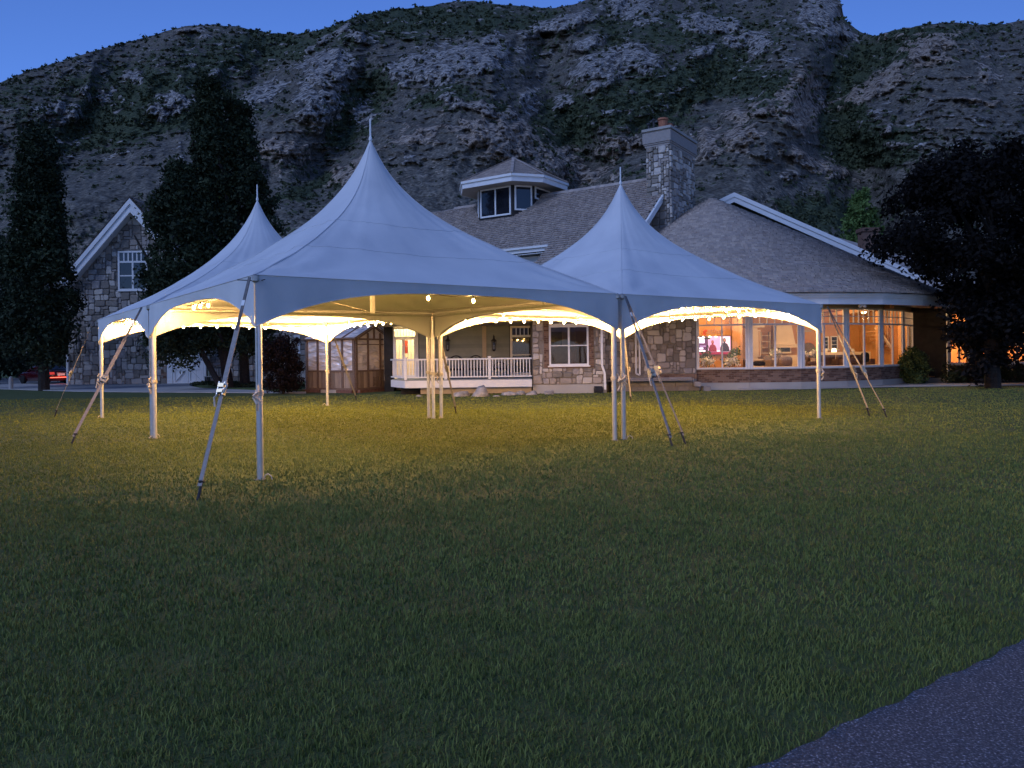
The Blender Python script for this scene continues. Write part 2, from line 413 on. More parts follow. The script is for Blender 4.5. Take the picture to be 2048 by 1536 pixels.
DD = 230 * TS / (TS - np.clip(TB, -.05, .55)) * (1 + rel)
MX, MY, MZ = TA * DD, DD, EYE + TB * DD
# far side of the crest
bk = [(1.06, -40), (1.25, -160)]
MXb = np.concatenate([MX] + [MX[-1:] * s for s, _ in bk]); MYb = np.concatenate([MY] + [MY[-1:] * s for s, _ in bk]); MZb = np.concatenate([MZ] + [MZ[-1:] + q for _, q in bk])
pad = lambda a: np.concatenate([a] + [a[-1:]] * 2)
NR = NYM + 2
idx = np.arange(NR * NXM).reshape(NR, NXM)
ff = np.stack([idx[:-1, :-1], idx[:-1, 1:], idx[1:, 1:], idx[1:, :-1]], -1).reshape(-1, 4)
m, n, l, p = nt('mountain_ground')
p.inputs['Roughness'].default_value = .95; p.inputs['Specular IOR Level'].default_value = .1
def ndat(nm):
    a = n.new('ShaderNodeAttribute'); a.attribute_name = nm; return a.outputs['Fac']
def noise_(s, d=5, st=None):
    g = n.new('ShaderNodeNewGeometry'); t = n.new('ShaderNodeTexNoise'); t.inputs['Scale'].default_value = s; t.inputs['Detail'].default_value = d
    if st:
        mp = n.new('ShaderNodeMapping'); mp.inputs['Scale'].default_value = st; l.new(g.outputs['Position'], mp.inputs[0]); l.new(mp.outputs[0], t.inputs['Vector'])
    else: l.new(g.outputs['Position'], t.inputs['Vector'])
    return t.outputs['Fac']
def math_(op, a, b=None, c=None, clamp=False):
    q = n.new('ShaderNodeMath'); q.operation = op; q.use_clamp = clamp
    for i, x in enumerate((a, b, c)):
        if x is None: continue
        if isinstance(x, (int, float)): q.inputs[i].default_value = x
        else: l.new(x, q.inputs[i])
    return q.outputs[0]
def mixc(f, a, b):
    q = n.new('ShaderNodeMix'); q.data_type = 'RGBA'
    l.new(f, q.inputs[0])
    for i, x in ((6, a), (7, b)):
        if isinstance(x, tuple): q.inputs[i].default_value = (*x, 1)
        else: l.new(x, q.inputs[i])
    return q.outputs[2]
def sstep(x, lo, hi):
    q = n.new('ShaderNodeMapRange'); q.interpolation_type = 'SMOOTHSTEP'
    l.new(x, q.inputs[0]); q.inputs[1].default_value = lo; q.inputs[2].default_value = hi
    return q.outputs[0]
n1, n2, n3 = noise_(.035), noise_(.16, 6), noise_(.5, 4)
grass_c = mixc(sstep(n2, .3, .7), (.066, .063, .055), (.138, .130, .112))
scrub_c = mixc(sstep(n3, .35, .65), (.030, .040, .024), (.066, .082, .047))
vf = sstep(math_('ADD', ndat('veg'), math_('MULTIPLY_ADD', n2, 1.3, -.65)), .38, .52)
speck = math_('MULTIPLY', sstep(noise_(.45, 4, (1, 1, 1.5)), .56, .66), sstep(noise_(.02, 4), .44, .60))
grass_c = mixc(math_('MULTIPLY', speck, .8), grass_c, (.27, .235, .195))
base = mixc(vf, grass_c, scrub_c)
strat = noise_(.22, 6, (1, 1, 3.5)); crack = noise_(.11, 7, (1.6, 1.6, .7))
wr = mixc(sstep(strat, .38, .62), (.18, .172, .16), (.37, .355, .335))
wr = mixc(sstep(crack, .38, .54), (.06, .058, .055), wr)
br = mixc(sstep(strat, .36, .64), (.19, .155, .125), (.36, .31, .26))
br = mixc(sstep(crack, .36, .50), (.055, .045, .038), br)
rc = mixc(ndat('brown'), wr, br)
n4 = noise_(.06, 8, (1.0, 1.0, 1.6))
rf = sstep(math_('ADD', ndat('rock'), math_('ADD', math_('MULTIPLY_ADD', n4, 1.5, -.75), math_('MULTIPLY_ADD', n2, .5, -.25))), .33, .43)
fin = mixc(rf, base, rc)
grain = n.new('ShaderNodeMix'); grain.data_type = 'RGBA'; grain.blend_type = 'MULTIPLY'; grain.inputs[0].default_value = 1.0
gv = n.new('ShaderNodeMapRange'); gv.inputs[1].default_value = .36; gv.inputs[2].default_value = .64; gv.inputs[3].default_value = .55; gv.inputs[4].default_value = 1.45
l.new(noise_(.62, 4, (1, 1, 1.5)), gv.inputs[0]); l.new(fin, grain.inputs[6]); l.new(gv.outputs[0], grain.inputs[7]); fin = grain.outputs[2]
l.new(fin, p.inputs['Base Color'])
b = n.new('ShaderNodeBump'); b.inputs['Strength'].default_value = .9; b.inputs['Distance'].default_value = 3.0
l.new(math_('ADD', n2, math_('MULTIPLY', strat, rf)), b.inputs['Height']); l.new(b.outputs[0], p.inputs['Normal'])
mt = npmesh('mountain', np.stack([MXb, MYb, MZb], -1).reshape(-1, 3), ff, m, smooth=True, origin=V((0, 230, 0)),
            vattr={'rock': pad(rock).ravel(), 'brown': pad(brown).ravel(), 'veg': pad(veg).ravel()})
mt['kind'] = 'structure'
# scrub and junipers on the slopes
def ico1():
    t = (1 + 5 ** .5) / 2
    v = np.array([(-1, t, 0), (1, t, 0), (-1, -t, 0), (1, -t, 0), (0, -1, t), (0, 1, t), (0, -1, -t), (0, 1, -t), (t, 0, -1), (t, 0, 1), (-t, 0, -1), (-t, 0, 1)], float)
    v /= np.linalg.norm(v[0])
    f = [(0, 11, 5), (0, 5, 1), (0, 1, 7), (0, 7, 10), (0, 10, 11), (1, 5, 9), (5, 11, 4), (11, 10, 2), (10, 7, 6), (7, 1, 8), (3, 9, 4), (3, 4, 2), (3, 2, 6), (3, 6, 8), (3, 8, 9), (4, 9, 5), (2, 4, 11), (6, 2, 10), (8, 6, 7), (9, 8, 1)]
    global ICO0
    ICO0 = list(f)
    v = [tuple(x) for x in v]; nf = []; c = {}
    def mid(a, b):
        k = (min(a, b), max(a, b))
        if k not in c:
            q = np.array(v[a]) + np.array(v[b]); v.append(tuple(q / np.linalg.norm(q))); c[k] = len(v) - 1
        return c[k]
    for a, b_, d in f:
        x, y, z_ = mid(a, b_), mid(b_, d), mid(d, a); nf += [(a, x, z_), (b_, y, x), (d, z_, y), (x, y, z_)]
    return np.array(v), np.array(nf)
IV, IF = ico1()
def scatter_scrub():
    N = 220000
    ii = NP.integers(0, NXM, N); jj = NP.integers(int(NYM * .2), NYM, N)
    vv = veg[jj, ii]; rk = rock[jj, ii]
    pr = np.clip((vv - .08) * .75, .030, 1) * np.clip(1.2 - rk * 1.25, .15, 1) * np.clip(.75 + 1.3 * fbm(ii / 14., jj / 2.2, 2, 77), .15, 1.6)
    pr = np.where(jj > NYM - 4, .35, pr)
    keep = NP.random(N) < pr * .55
    ii, jj = ii[keep], jj[keep]
    n_ = min(len(ii), 24000); ii, jj = ii[:n_], jj[:n_]
    P = np.stack([MX[jj, ii], MY[jj, ii], MZ[jj, ii]], -1)
    s = P[:, 1] * .00150 * np.exp(NP.normal(0, .48, n_)) * (1 + .45 * np.clip(veg[jj, ii], 0, 1.3))
    s = np.minimum(s, P[:, 1] * .0030)
    K = 11                                                       # each shrub a ragged dome of leaf sprays
    cen = NP.normal(0, .48, (n_, K, 3)) * np.array([1.25, 1.25, .75]) + np.array([0, 0, .35])
    a_ = NP.normal(size=(n_, K, 3)); a_ /= np.linalg.norm(a_, axis=2)[..., None]
    b2 = np.cross(a_, NP.normal(size=(n_, K, 3))); b2 /= np.linalg.norm(b2, axis=2)[..., None]
    c_ = P[:, None] + cen * s[:, None, None]
    l_ = (s[:, None] * NP.uniform(.45, .95, (n_, K)))[..., None]
    vq = np.stack([c_ - a_ * l_, c_ + b2 * l_ * .8, c_ + a_ * l_, c_ - b2 * l_ * .8], 2).reshape(-1, 3)
    fq = np.arange(len(vq)).reshape(-1, 4)
    tq = np.clip(.40 + .25 * NP.normal(size=(n_, 1)) + .18 * NP.normal(size=(n_, K)), 0, 1).ravel()
    o = npmesh('mountain_scrub', vq, fq, m_scrub, tint=tq, origin=V((0, 230, 0)))
    o['kind'] = 'stuff'
scatter_scrub()

# lawn grass: real blades, dense near the camera, broader and sparser with distance
def grass():
    out_v, out_t = [], []
    bands = [(1.6, 4.2, 5600, .0024, .032), (4.2, 7.5, 2600, .0038, .033), (7.5, 13, 1150, .0058, .030), (13, 20, 430, .0095, .026), (20, 29, 140, .016, .024)]
    for y0, y1, dens, w, h in bands:
        hw = .74
        area = hw * (y1 ** 2 - y0 ** 2)
        N = int(area * dens)
        y = np.sqrt(NP.random(N) * (y1 ** 2 - y0 ** 2) + y0 ** 2)
        x = (NP.random(N) * 2 - 1) * hw * y
        M_ = int(4.4 * (y1 - y0) * dens * .42)                    # a sparser margin of broader blades on both sides
        ym = NP.uniform(y0 - (.8 if y0 < 2 else 0), y1, M_); xm = (hw * ym + NP.random(M_) * 2.2) * np.where(NP.random(M_) < .5, -1, 1)
        wide = np.concatenate([np.ones(N), np.full(M_, 1.7)]); y = np.concatenate([y, ym]); x = np.concatenate([x, xm]); N += M_
        clump = fbm(x * 2.1, y * 2.1, 3, 41); patch = fbm(x * .5, y * .5, 3, 44)
        keep = ~on_hard(x, y) & (NP.random(N) < .78 + .5 * clump) & (y < 28.0 - .0 * x)
        x, y, clump, patch, wide = x[keep], y[keep], clump[keep], patch[keep], wide[keep]; N = len(x)
        hh = h * (.65 + .6 * NP.random(N)) * (1 + .22 * clump)
        an = NP.random(N) * 2 * PI; la = an + NP.normal(0, .8, N)
        lean = hh * NP.uniform(.1, .8, N)
        d = np.stack([np.cos(an), np.sin(an), 0 * an], -1) * (w * wide * (.7 + .6 * NP.random(N)))[:, None]
        ld = np.stack([np.cos(la), np.sin(la), 0 * la], -1) * lean[:, None]
        b0 = np.stack([x, y, 0 * x], -1)
        up = np.array([0, 0, 1.])
        mid = b0 + ld * .35 + up * (hh * .62)[:, None]; tip = b0 + ld + up * (hh * .95)[:, None]
        out_v.append(np.stack([b0 - d, b0 + d, mid + d * .75, mid - d * .75, tip], 1))
        t = np.clip(.45 + .17 * NP.normal(size=N) + .16 * clump + .22 * patch + .05 * np.sign(np.sin((x * .80 + y * .60) * 5.2)), 0, 1)
        t = np.where(NP.random(N) < .03, 1.0, t)
        out_t.append(np.stack([t, np.clip(t + .08, 0, 1), np.clip(t + .08, 0, 1)], 1))
    vv = np.concatenate(out_v); tt_ = np.concatenate(out_t); N = len(vv)
    o5 = (np.arange(N) * 5)[:, None]
    f = np.concatenate([o5 + np.array([[0, 1, 2]]), o5 + np.array([[0, 2, 3]]), o5 + np.array([[3, 2, 4]])], 1).reshape(-1, 3)
    o = npmesh('lawn_grass', vv.reshape(-1, 3), f, m_grass, tint=tt_.ravel(), origin=V((0, 0, 0)))
    o['kind'] = 'stuff'
    print('grass blades', N)
grass()

# ------------------------------------------------------------------ masonry
def clip_poly(poly, nx, ny, c):
    out = []
    for i in range(len(poly)):
        a, b = poly[i], poly[(i + 1) % len(poly)]
        da, db = nx * a[0] + ny * a[1] - c, nx * b[0] + ny * b[1] - c
        if da <= 0: out.append(a)
        if (da < 0 < db) or (db < 0 < da):
            t = da / (da - db); out.append((a[0] + (b[0] - a[0]) * t, a[1] + (b[1] - a[1]) * t))
    return out
def stones(parent, O, U, N, outline, holes=(), cell=(.42, .30), joint=.022, depth=.06, mat=None, mx=300, seed=1, name='stone', Up=Z):
    """squared rubble on the plane O + U*s + Up*t: blocks of many sizes fill a fine grid; one object a stone, any past mx joined into one"""
    rr = random.Random(seed); mat = mat or m_stone
    xs_ = [p[0] for p in outline]; ys_ = [p[1] for p in outline]
    x0, x1, y0, y1 = min(xs_), max(xs_), min(ys_), max(ys_)
    nx, ny = max(2, round((x1 - x0) / (cell[0] * .42))), max(2, round((y1 - y0) / (cell[1] * .48)))
    cw, ch = (x1 - x0) / nx, (y1 - y0) / ny
    # grid lines wander, so no joint runs straight
    gxj = {(i, j): (x0 + i * cw + rr.uniform(-.24, .24) * cw, y0 + j * ch + rr.uniform(-.24, .24) * ch) for i in range(nx + 1) for j in range(ny + 1)}
    occ = set(); polys = []
    for j in range(ny):
        for i in range(nx):
            if (i, j) in occ: continue
            bw, bh = rr.choice(((2, 2), (2, 2), (3, 2), (2, 3), (3, 3), (2, 1), (3, 1), (1, 2), (1, 1), (4, 2), (2, 2), (3, 2)))
            w = 0
            while w < bw and i + w < nx and (i + w, j) not in occ: w += 1
            h = min(bh, ny - j)
            for a in range(w):
                for b in range(h): occ.add((i + a, j + b))
            ring = [gxj[i + a, j] for a in range(w + 1)] + [gxj[i + w, j + b] for b in range(1, h + 1)] + [gxj[i + a, j + h] for a in range(w - 1, -1, -1)] + [gxj[i, j + b] for b in range(h - 1, 0, -1)]
            corners = [0, w, w + h, 2 * w + h]; poly = []; L_ = len(ring)
            sm = min(w * cw, h * ch)
            for k in range(4):
                c = ring[corners[k] % L_]; a_, b_ = ring[(corners[k] - 1) % L_], ring[(corners[k] + 1) % L_]
                rd = rr.uniform(.12, .34) * sm
                la, lb = math.hypot(a_[0] - c[0], a_[1] - c[1]), math.hypot(b_[0] - c[0], b_[1] - c[1])
                fa, fb = min(.48, rd / la), min(.48, rd / lb)
                pa = (c[0] + (a_[0] - c[0]) * fa, c[1] + (a_[1] - c[1]) * fa); pb = (c[0] + (b_[0] - c[0]) * fb, c[1] + (b_[1] - c[1]) * fb)
                poly += [pa, (c[0] * .4 + (pa[0] + pb[0]) * .3, c[1] * .4 + (pa[1] + pb[1]) * .3), pb]
            polys.append(poly)
    good = []
    for poly in polys:
        for a in range(len(outline)):       # outline is counter-clockwise
            p, q = outline[a], outline[(a + 1) % len(outline)]
            nx_, ny_ = q[1] - p[1], -(q[0] - p[0])
            poly = clip_poly(poly, nx_, ny_, nx_ * p[0] + ny_ * p[1])
            if len(poly) < 3: break
        if len(poly) < 3: continue
        for (hx0, hx1, hy0, hy1) in holes:
            cx = sum(p[0] for p in poly) / len(poly); cy = sum(p[1] for p in poly) / len(poly)
            o_ = [hx0 - cx, cx - hx1, hy0 - cy, cy - hy1]; m_ = max(o_)
            if m_ <= 0: poly = []; break
            poly = clip_poly(poly, *[(1, 0, hx0), (-1, 0, -hx1), (0, 1, hy0), (0, -1, -hy1)][o_.index(m_)])
            if len(poly) < 3: break
        if len(poly) < 3: continue
        ar = abs(sum(poly[a][0] * poly[(a + 1) % len(poly)][1] - poly[(a + 1) % len(poly)][0] * poly[a][1] for a in range(len(poly)))) / 2
        if ar > .005: good.append((ar, poly))
    good.sort(key=lambda q: -q[0])
    rest = MB()
    for k, (ar, rp) in enumerate(good):
        cx = sum(p[0] for p in rp) / len(rp); cy = sum(p[1] for p in rp) / len(rp); sz = math.sqrt(ar)
        sh = 1 - joint / max(sz, .06) * .9
        rings = []; dz = depth * rr.uniform(.55, 1.3)
        for sc_, d in ((sh, .0), (sh * .985, dz * .6), (sh * .82, dz)):
            rings.append([O + U * (cx + (p[0] - cx) * sc_) + Up * (cy + (p[1] - cy) * sc_) + N * d for p in rp])
        m_ = len(rp); vs = sum(rings, [])
        fs = [(a * m_ + b, a * m_ + (b + 1) % m_, (a + 1) * m_ + (b + 1) % m_, (a + 1) * m_ + b) for a in range(2) for b in range(m_)] + [tuple(2 * m_ + b for b in range(m_))]
        if U.cross(Up).dot(N) < 0: fs = [f[::-1] for f in fs]
        tone = rr.random()
        if k < mx: MB().add(vs, fs, tone).build(name, mat, parent)
        else: rest.add(vs, fs, tone)
    if rest.v: rest.build('small_' + name, mat, parent, kind='stuff')
    return len(good)
def brickwork(parent, O, U, N, rects, bl=.21, bh=.068, joint=.012, depth=.012, mx=0, name='brick', lift=0):
    mb = MB(); rr = random.Random(3)
    for (x0, x1, z0, z1) in rects:
        rows = max(1, round((z1 - z0) / bh)); rh = (z1 - z0) / rows
        for r in range(rows):
            x = x0 - (bl / 2 if r % 2 else 0)
            while x < x1:
                a, b = max(x, x0), min(x + bl, x1)
                if b - a > .03:
                    c = O + U * ((a + b) / 2) + Z * (z0 + (r + .5) * rh) + N * (lift + depth / 2 + rr.uniform(-.002, .002))
                    mb.box(c, U * ((b - a - joint) / 2), Z * ((rh - joint) / 2), N * (depth / 2 + .004), rr.random())
                x += bl
    return mb.build(name + '_courses', m_brick, parent, kind='stuff')

# ------------------------------------------------------------------ windows
def window(parent, O, U, N, w, h, cols=2, rows=1, fw=.07, mw=.035, glass=None, frame=None, transom=0, tgrid=(4, 1), sash=False, name='window', sill=True, dp=.05):
    """O lower left corner on the wall face; panes are parts of the window"""
    glass = glass or m_darkglass; frame = frame or m_white
    fb = MB()
    def bar(s0, s1, t0, t1, d=dp): fb.box(O + U * ((s0 + s1) / 2) + Z * ((t0 + t1) / 2) + N * (d / 2), U * ((s1 - s0) / 2), Z * ((t1 - t0) / 2), N * (d / 2))
    bar(0, fw, 0, h); bar(w - fw, w, 0, h); bar(fw, w - fw, h - fw, h, dp - .004); bar(fw, w - fw, 0, fw, dp - .004)
    if sill: fb.box(O + U * (w / 2) - Z * .025 + N * (dp / 2 + .02), U * (w / 2 + .05), Z * .024, N * (dp / 2 + .02))
    h1 = h - transom
    panes = []
    if transom: bar(fw, w - fw, h1 - fw / 2, h1 + fw / 2, dp - .006)
    top = h1 - fw / 2 if transom else h - fw
    cw = (w - 2 * fw) / cols
    for c in range(cols):
        s0 = fw + c * cw
        if c: bar(s0 - fw / 2, s0 + fw / 2, fw, top, dp - .008)
        a, b = s0 + (fw / 2 if c else 0), s0 + cw - (fw / 2 if c < cols - 1 else 0)
        rh = (top - fw) / rows
        for r in range(rows):
            t0 = fw + r * rh
            if r: bar(a, b, t0 - mw / 2, t0 + mw / 2, dp - .012)
            panes.append((a, b, t0 + (mw / 2 if r else 0), t0 + rh - (mw / 2 if r < rows - 1 else 0)))
    if transom:
        tc_, tr_ = tgrid; cw = (w - 2 * fw) / tc_; rh = (transom - fw * 1.5) / tr_
        for c in range(tc_):
            a = fw + c * cw
            if c: bar(a - mw / 2, a + mw / 2, h1 + fw / 2, h - fw, dp - .014)
            for r in range(tr_):
                t0 = h1 + fw / 2 + r * rh
                if r and c == 0: bar(fw, w - fw, t0 - mw / 2, t0 + mw / 2, dp - .016)
                panes.append((a + (mw / 2 if c else 0), a + cw - mw / 2, t0 + (mw / 2 if r else 0), t0 + rh))
    f = fb.build(name, frame, parent)
    for a, b, c, d in panes:
        MB().box(O + U * ((a + b) / 2) + Z * ((c + d) / 2) + N * .012, U * ((b - a) / 2), Z * ((d - c) / 2), N * .004).build('pane', glass, f)
    return f
def face(mb, O, U, s0, s1, t0, t1, N, th=.2, Up=Z):
    """wall slab whose outer face is on the plane"""
    mb.box(O + U * ((s0 + s1) / 2) + Up * ((t0 + t1) / 2) - N * (th / 2), U * ((s1 - s0) / 2), Up * ((t1 - t0) / 2), N * (th / 2))
X1 = V((1, 0, 0)); NF = V((0, -1, 0))
def shingle_plane(parent, name, O, U, S, N, inside, s0, s1, t0, t1, exp=.14, wid=.24, seed=1):
    """courses up the slope S from O; inside(s, t) keeps a shingle"""
    rr = random.Random(seed); mb = MB(); t = t0; r = 0
    while t < t1:
        s = s0 - rr.random() * wid
        while s < s1:
            w = wid * rr.uniform(.6, 1.35)
            if inside(s + w / 2, t + exp * .5):
                lift = .066 + rr.uniform(-.014, .016); dt = rr.uniform(-.02, .02)
                a, b = O + U * (s + .004) + S * (t + dt), O + U * (s + w - .004) + S * (t + dt)
                up = S * (exp + .03)
                mb.add([a, b, a + N * lift, b + N * lift, a + up + N * .004, b + up + N * .004], [(0, 1, 3, 2), (2, 3, 5, 4)], rr.random())
            s += w
        t += exp; r += 1
    return mb.build(name, m_shingle, parent, kind='stuff')

# ------------------------------------------------------------------ the house: one building, its walls, roofs, windows and masonry as parts
house = empty('stone_house', (2, 30, 0), 'long stone house with shingle roofs, white railed porch, tall chimney and lit curved window bay', 'house')
RM, RN = V((-.828, .559, 0)).normalized(), V((-.559, -.828, 0)).normalized()
RR = V((6.86, 37.3, 10.06)); TAN = .78; CF = math.cos(math.atan(TAN)); SF = math.sin(math.atan(TAN))
S_DN = (RN * CF - Z * SF).normalized(); N_RF = (RN * SF + Z * CF).normalized()
VERGE, EAVE_S, T_HI, T_LO = -1.4, 3.08, 4.46, 8.9
def rp(s, t, dz=0): return RR + RM * s + RN * t + Z * (-TAN * t + dz)
rb = MB()
rb.prism([rp(VERGE, 0, -.01), rp(EAVE_S, 0, -.01), rp(EAVE_S, T_LO, -.01), rp(VERGE, T_LO, -.01)], -N_RF * .16)
rb.prism([rp(EAVE_S + .002, 0, -.012), rp(15, 0, -.012), rp(15, T_HI, -.012), rp(EAVE_S + .002, T_HI, -.012)], -N_RF * .16)
bkp = lambda s, t: RR + RM * s - RN * t + Z * (-TAN * t - .014)
NB = (-RN * SF + Z * CF).normalized()
rb.prism([bkp(VERGE, 0), bkp(VERGE, 8), bkp(15, 8), bkp(15, 0)], -NB * .16)
roof = rb.build('main_roof', m_roofbase, house)
def in_main(s, u):          # s runs to the right (towards the chimney), u runs up from the low eave
    t = T_LO - u * CF; sm = -s
    if t < 0.02 or t > T_LO: return False
    if sm < VERGE + .02 or sm > 15: return False
    if sm > EAVE_S and t > T_HI: return False
    if sm < -.6 and 1.55 < -(0 - t) and False: return False
    return True
shingle_plane(roof, 'shingle', RR + RN * T_LO - Z * TAN * T_LO, -RM, -S_DN, N_RF, in_main, -15, 1.4, 0, T_LO / CF, exp=.20, wid=.16, seed=5)
rc_ = MB()                 # ridge caps
for i in range(52):
    s = VERGE + .1 + i * .26
    if abs(s - 8.03) < 1.6: continue
    rc_.prism([rp(s, .16, -.12 * 0 + .055), rp(s, 0, .075), rp(s, -.16, .055 - 2 * TAN * .16), rp(s, -.16, .03 - 2 * TAN * .16), rp(s, 0, .05), rp(s, .16, .03)], RM * .27 + Z * .012, R_.random())
rc_.build('ridge_cap', m_shingle, roof, kind='stuff')
bb = MB()
for sg in (1, -1):
    pa = RR + RM * VERGE - Z * .13; pb = pa + RN * sg * T_LO - Z * TAN * T_LO
    bb.beam(pa - RM * .03, pb - RM * .03, .05, .30); bb.beam(pa - RM * .075 + Z * .09, pb - RM * .075 + Z * .09, .05, .14)
bb.build('bargeboard', m_white, house)
eb = MB()
eb.beam(rp(EAVE_S, T_HI, -.14) + RN * .03, rp(12, T_HI, -.14) + RN * .03, .05, .26)
eb.beam(rp(EAVE_S, T_HI, -.05) + RN * .10, rp(12, T_HI, -.05) + RN * .10, .10, .10)
eb.beam(rp(EAVE_S, T_HI, -.34) - RN * .22, rp(12, T_HI, -.34) - RN * .22, .50, .03)
eb.beam(rp(EAVE_S, T_HI - .5, -.95) + RN * .01, rp(12, T_HI - .5, -.95) + RN * .01, .06, .34)
eb.build('upper_eave', m_white, house)
uw = MB()
uw.prism([rp(EAVE_S, T_HI - .5, -.5), rp(12, T_HI - .5, -.5), rp(12, T_HI - .5, -.5) - Z * 5.7, rp(EAVE_S, T_HI - .5, -.5) - Z * 5.7], -RN * .2)
uw.prism([rp(EAVE_S - .01, T_HI - .5, -.2), rp(EAVE_S - .01, T_LO, -.2), rp(EAVE_S - .01, T_LO, -.2) - Z * 2.4, rp(EAVE_S - .01, T_HI - .5, -.2) - Z * 5], -RM * .2)
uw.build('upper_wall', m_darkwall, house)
gw = MB()
gw.prism([rp(-.75, 0, -.25), rp(-.75, T_LO, -.25), rp(-.75, T_LO, -.25) - Z * 2.9, V((*(RR - RM * .75 - RN * T_LO).xy, .0)), bkp(-.75, 8) + Z * -.2], -RM * -.2)
gw.build('gable_wall', m_brick, house)
# chimney
P0 = V((7.45, 35.0, 0)); CW, CD, CT = 1.145, 3.19, 11.15
ch = MB()
ch.prism([P0 + Z * 3, P0 + RM * CW + Z * 3, P0 + RM * CW - RN * CD + Z * 3, P0 - RN * CD + Z * 3], Z * (CT - 3))
chim = ch.build('chimney', m_mortar, house)
na = stones(chim, P0 + Z * 5.8, RM, RN, [(0, 0), (CW, 0), (CW, CT - 5.8), (0, CT - 5.8)], cell=(.34, .30), seed=4, depth=.07, mx=90) if False else 0
stones(chim, P0 + RM * CW + Z * 5.8, -RM, RN, [(0, 0), (CW, 0), (CW, CT - 5.8), (0, CT - 5.8)], cell=(.30, .26), seed=4, depth=.08, mx=95)
stones(chim, P0 + Z * 5.8, -RN, -RM, [(0, 0), (CD, 0), (CD, CT - 5.8), (0, CT - 5.8)], cell=(.34, .27), seed=9, depth=.08, mx=190)
def cring(mb, z0, z1, o):
    a = P0 - RM * o + RN * o
    mb.prism([a + Z * z0, a + RM * (CW + 2 * o) + Z * z0, a + RM * (CW + 2 * o) - RN * (CD + 2 * o) + Z * z0, a - RN * (CD + 2 * o) + Z * z0], Z * (z1 - z0))
cc = MB(); cring(cc, CT, CT + .10, .05); cring(cc, CT + .10, CT + .17, .09); cring(cc, CT + .17, CT + .66, .13); cring(cc, CT + .66, CT + .74, .08)
cc.build('corbel', m_block, chim)
cs = MB(); cring(cs, CT + .74, CT + .86, .16); cs.build('cap_slab', m_conc, chim)
for i, (f, hh, rr_) in enumerate(((.22, .62, .25), (.42, .48, .24))):
    c = P0 + RM * CW * .5 - RN * CD * f + Z * (CT + .862)
    MB().lathe(c, [(rr_, 0), (rr_ * 1.08, .06), (rr_ * .92, .1), (rr_ * .86, hh - .12), (rr_ * 1.05, hh - .08), (rr_ * 1.0, hh), (rr_ * .7, hh), (rr_ * .7, hh - .2)], 14).build('chimney_pot', m_terra, chim, smooth=False)
ca = MB(); c = P0 + RM * CW * .75 - RN * .25 + Z * (CT + .862)
ca.tube([c, c + Z * .45], .05); ca.lathe(c + Z * .45, [(.09, 0), (.09, .05), (.02, .12)], 10); ca.tube([c + RM * .25, c + RM * .25 + Z * .3], .05); ca.lathe(c + RM * .25 + Z * .3, [(.1, 0), (.1, .08)], 10)
ca.build('vent_cowl', m_iron, chim)
# turret on the ridge
TC = RR + RM * 8.03
def tp(s, t, z): return V((*(TC + RM * s + RN * t).xy, z))
WALLP = [(1.85, -.85), (1.1, -1.75), (-1.1, -1.75), (-1.85, -.85), (-1.85, .85), (-1.1, 1.75), (1.1, 1.75), (1.85, .85)]
tw = MB(); tw.prism([tp(s, t, 7.6) for s, t in WALLP], Z * 2.9)
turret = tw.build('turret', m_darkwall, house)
def facew(i0, i1, zb, h, cols, ins=.10):
    (sa, ta), (sb, tb) = i0, i1
    a, b_ = tp(sa, ta, zb), tp(sb, tb, zb); U = (b_ - a).normalized(); N = V((U.y, -U.x, 0))
    if (a - TC).xy.dot(N.xy) < 0: N = -N
    L = (b_ - a).length
    window(turret, a + U * ins + N * .004, U, N, L - 2 * ins, h, cols=cols, fw=.085, sill=False, name='turret_window', glass=m_darkglass)
facew((1.1, 1.75), (-1.1, 1.75), 8.86, 1.55, 2)
facew((-1.1, 1.75), (-1.85, .85), 9.08, 1.33, 1)
facew((1.85, .85), (1.1, 1.75), 8.95, 1.45, 1)
facew((-1.85, .85), (-1.85, -.85), 9.75, .66, 1)
EAVP = [(2.7, -1.25), (1.6, -2.55), (-1.6, -2.55), (-2.7, -1.25), (-2.7, 1.25), (-1.6, 2.55), (1.6, 2.55), (2.7, 1.25)]
ts = MB(); ts.prism([tp(s * .985, t * .985, 10.42) for s, t in EAVP], Z * .03); ts.build('turret_soffit', m_soffit, turret)
tf = MB()
for i in range(8):
    a, b_ = EAVP[i], EAVP[(i + 1) % 8]
    tf.beam(tp(*a, 10.55), tp(*b_, 10.55), .06, .26); tf.beam(tp(a[0] * 1.02, a[1] * 1.02, 10.74), tp(b_[0] * 1.02, b_[1] * 1.02, 10.74), .09, .13)
tf.build('turret_fascia', m_white, turret)
AP = V((*TC.xy, 12.35)); tr = MB(); trs = MB()
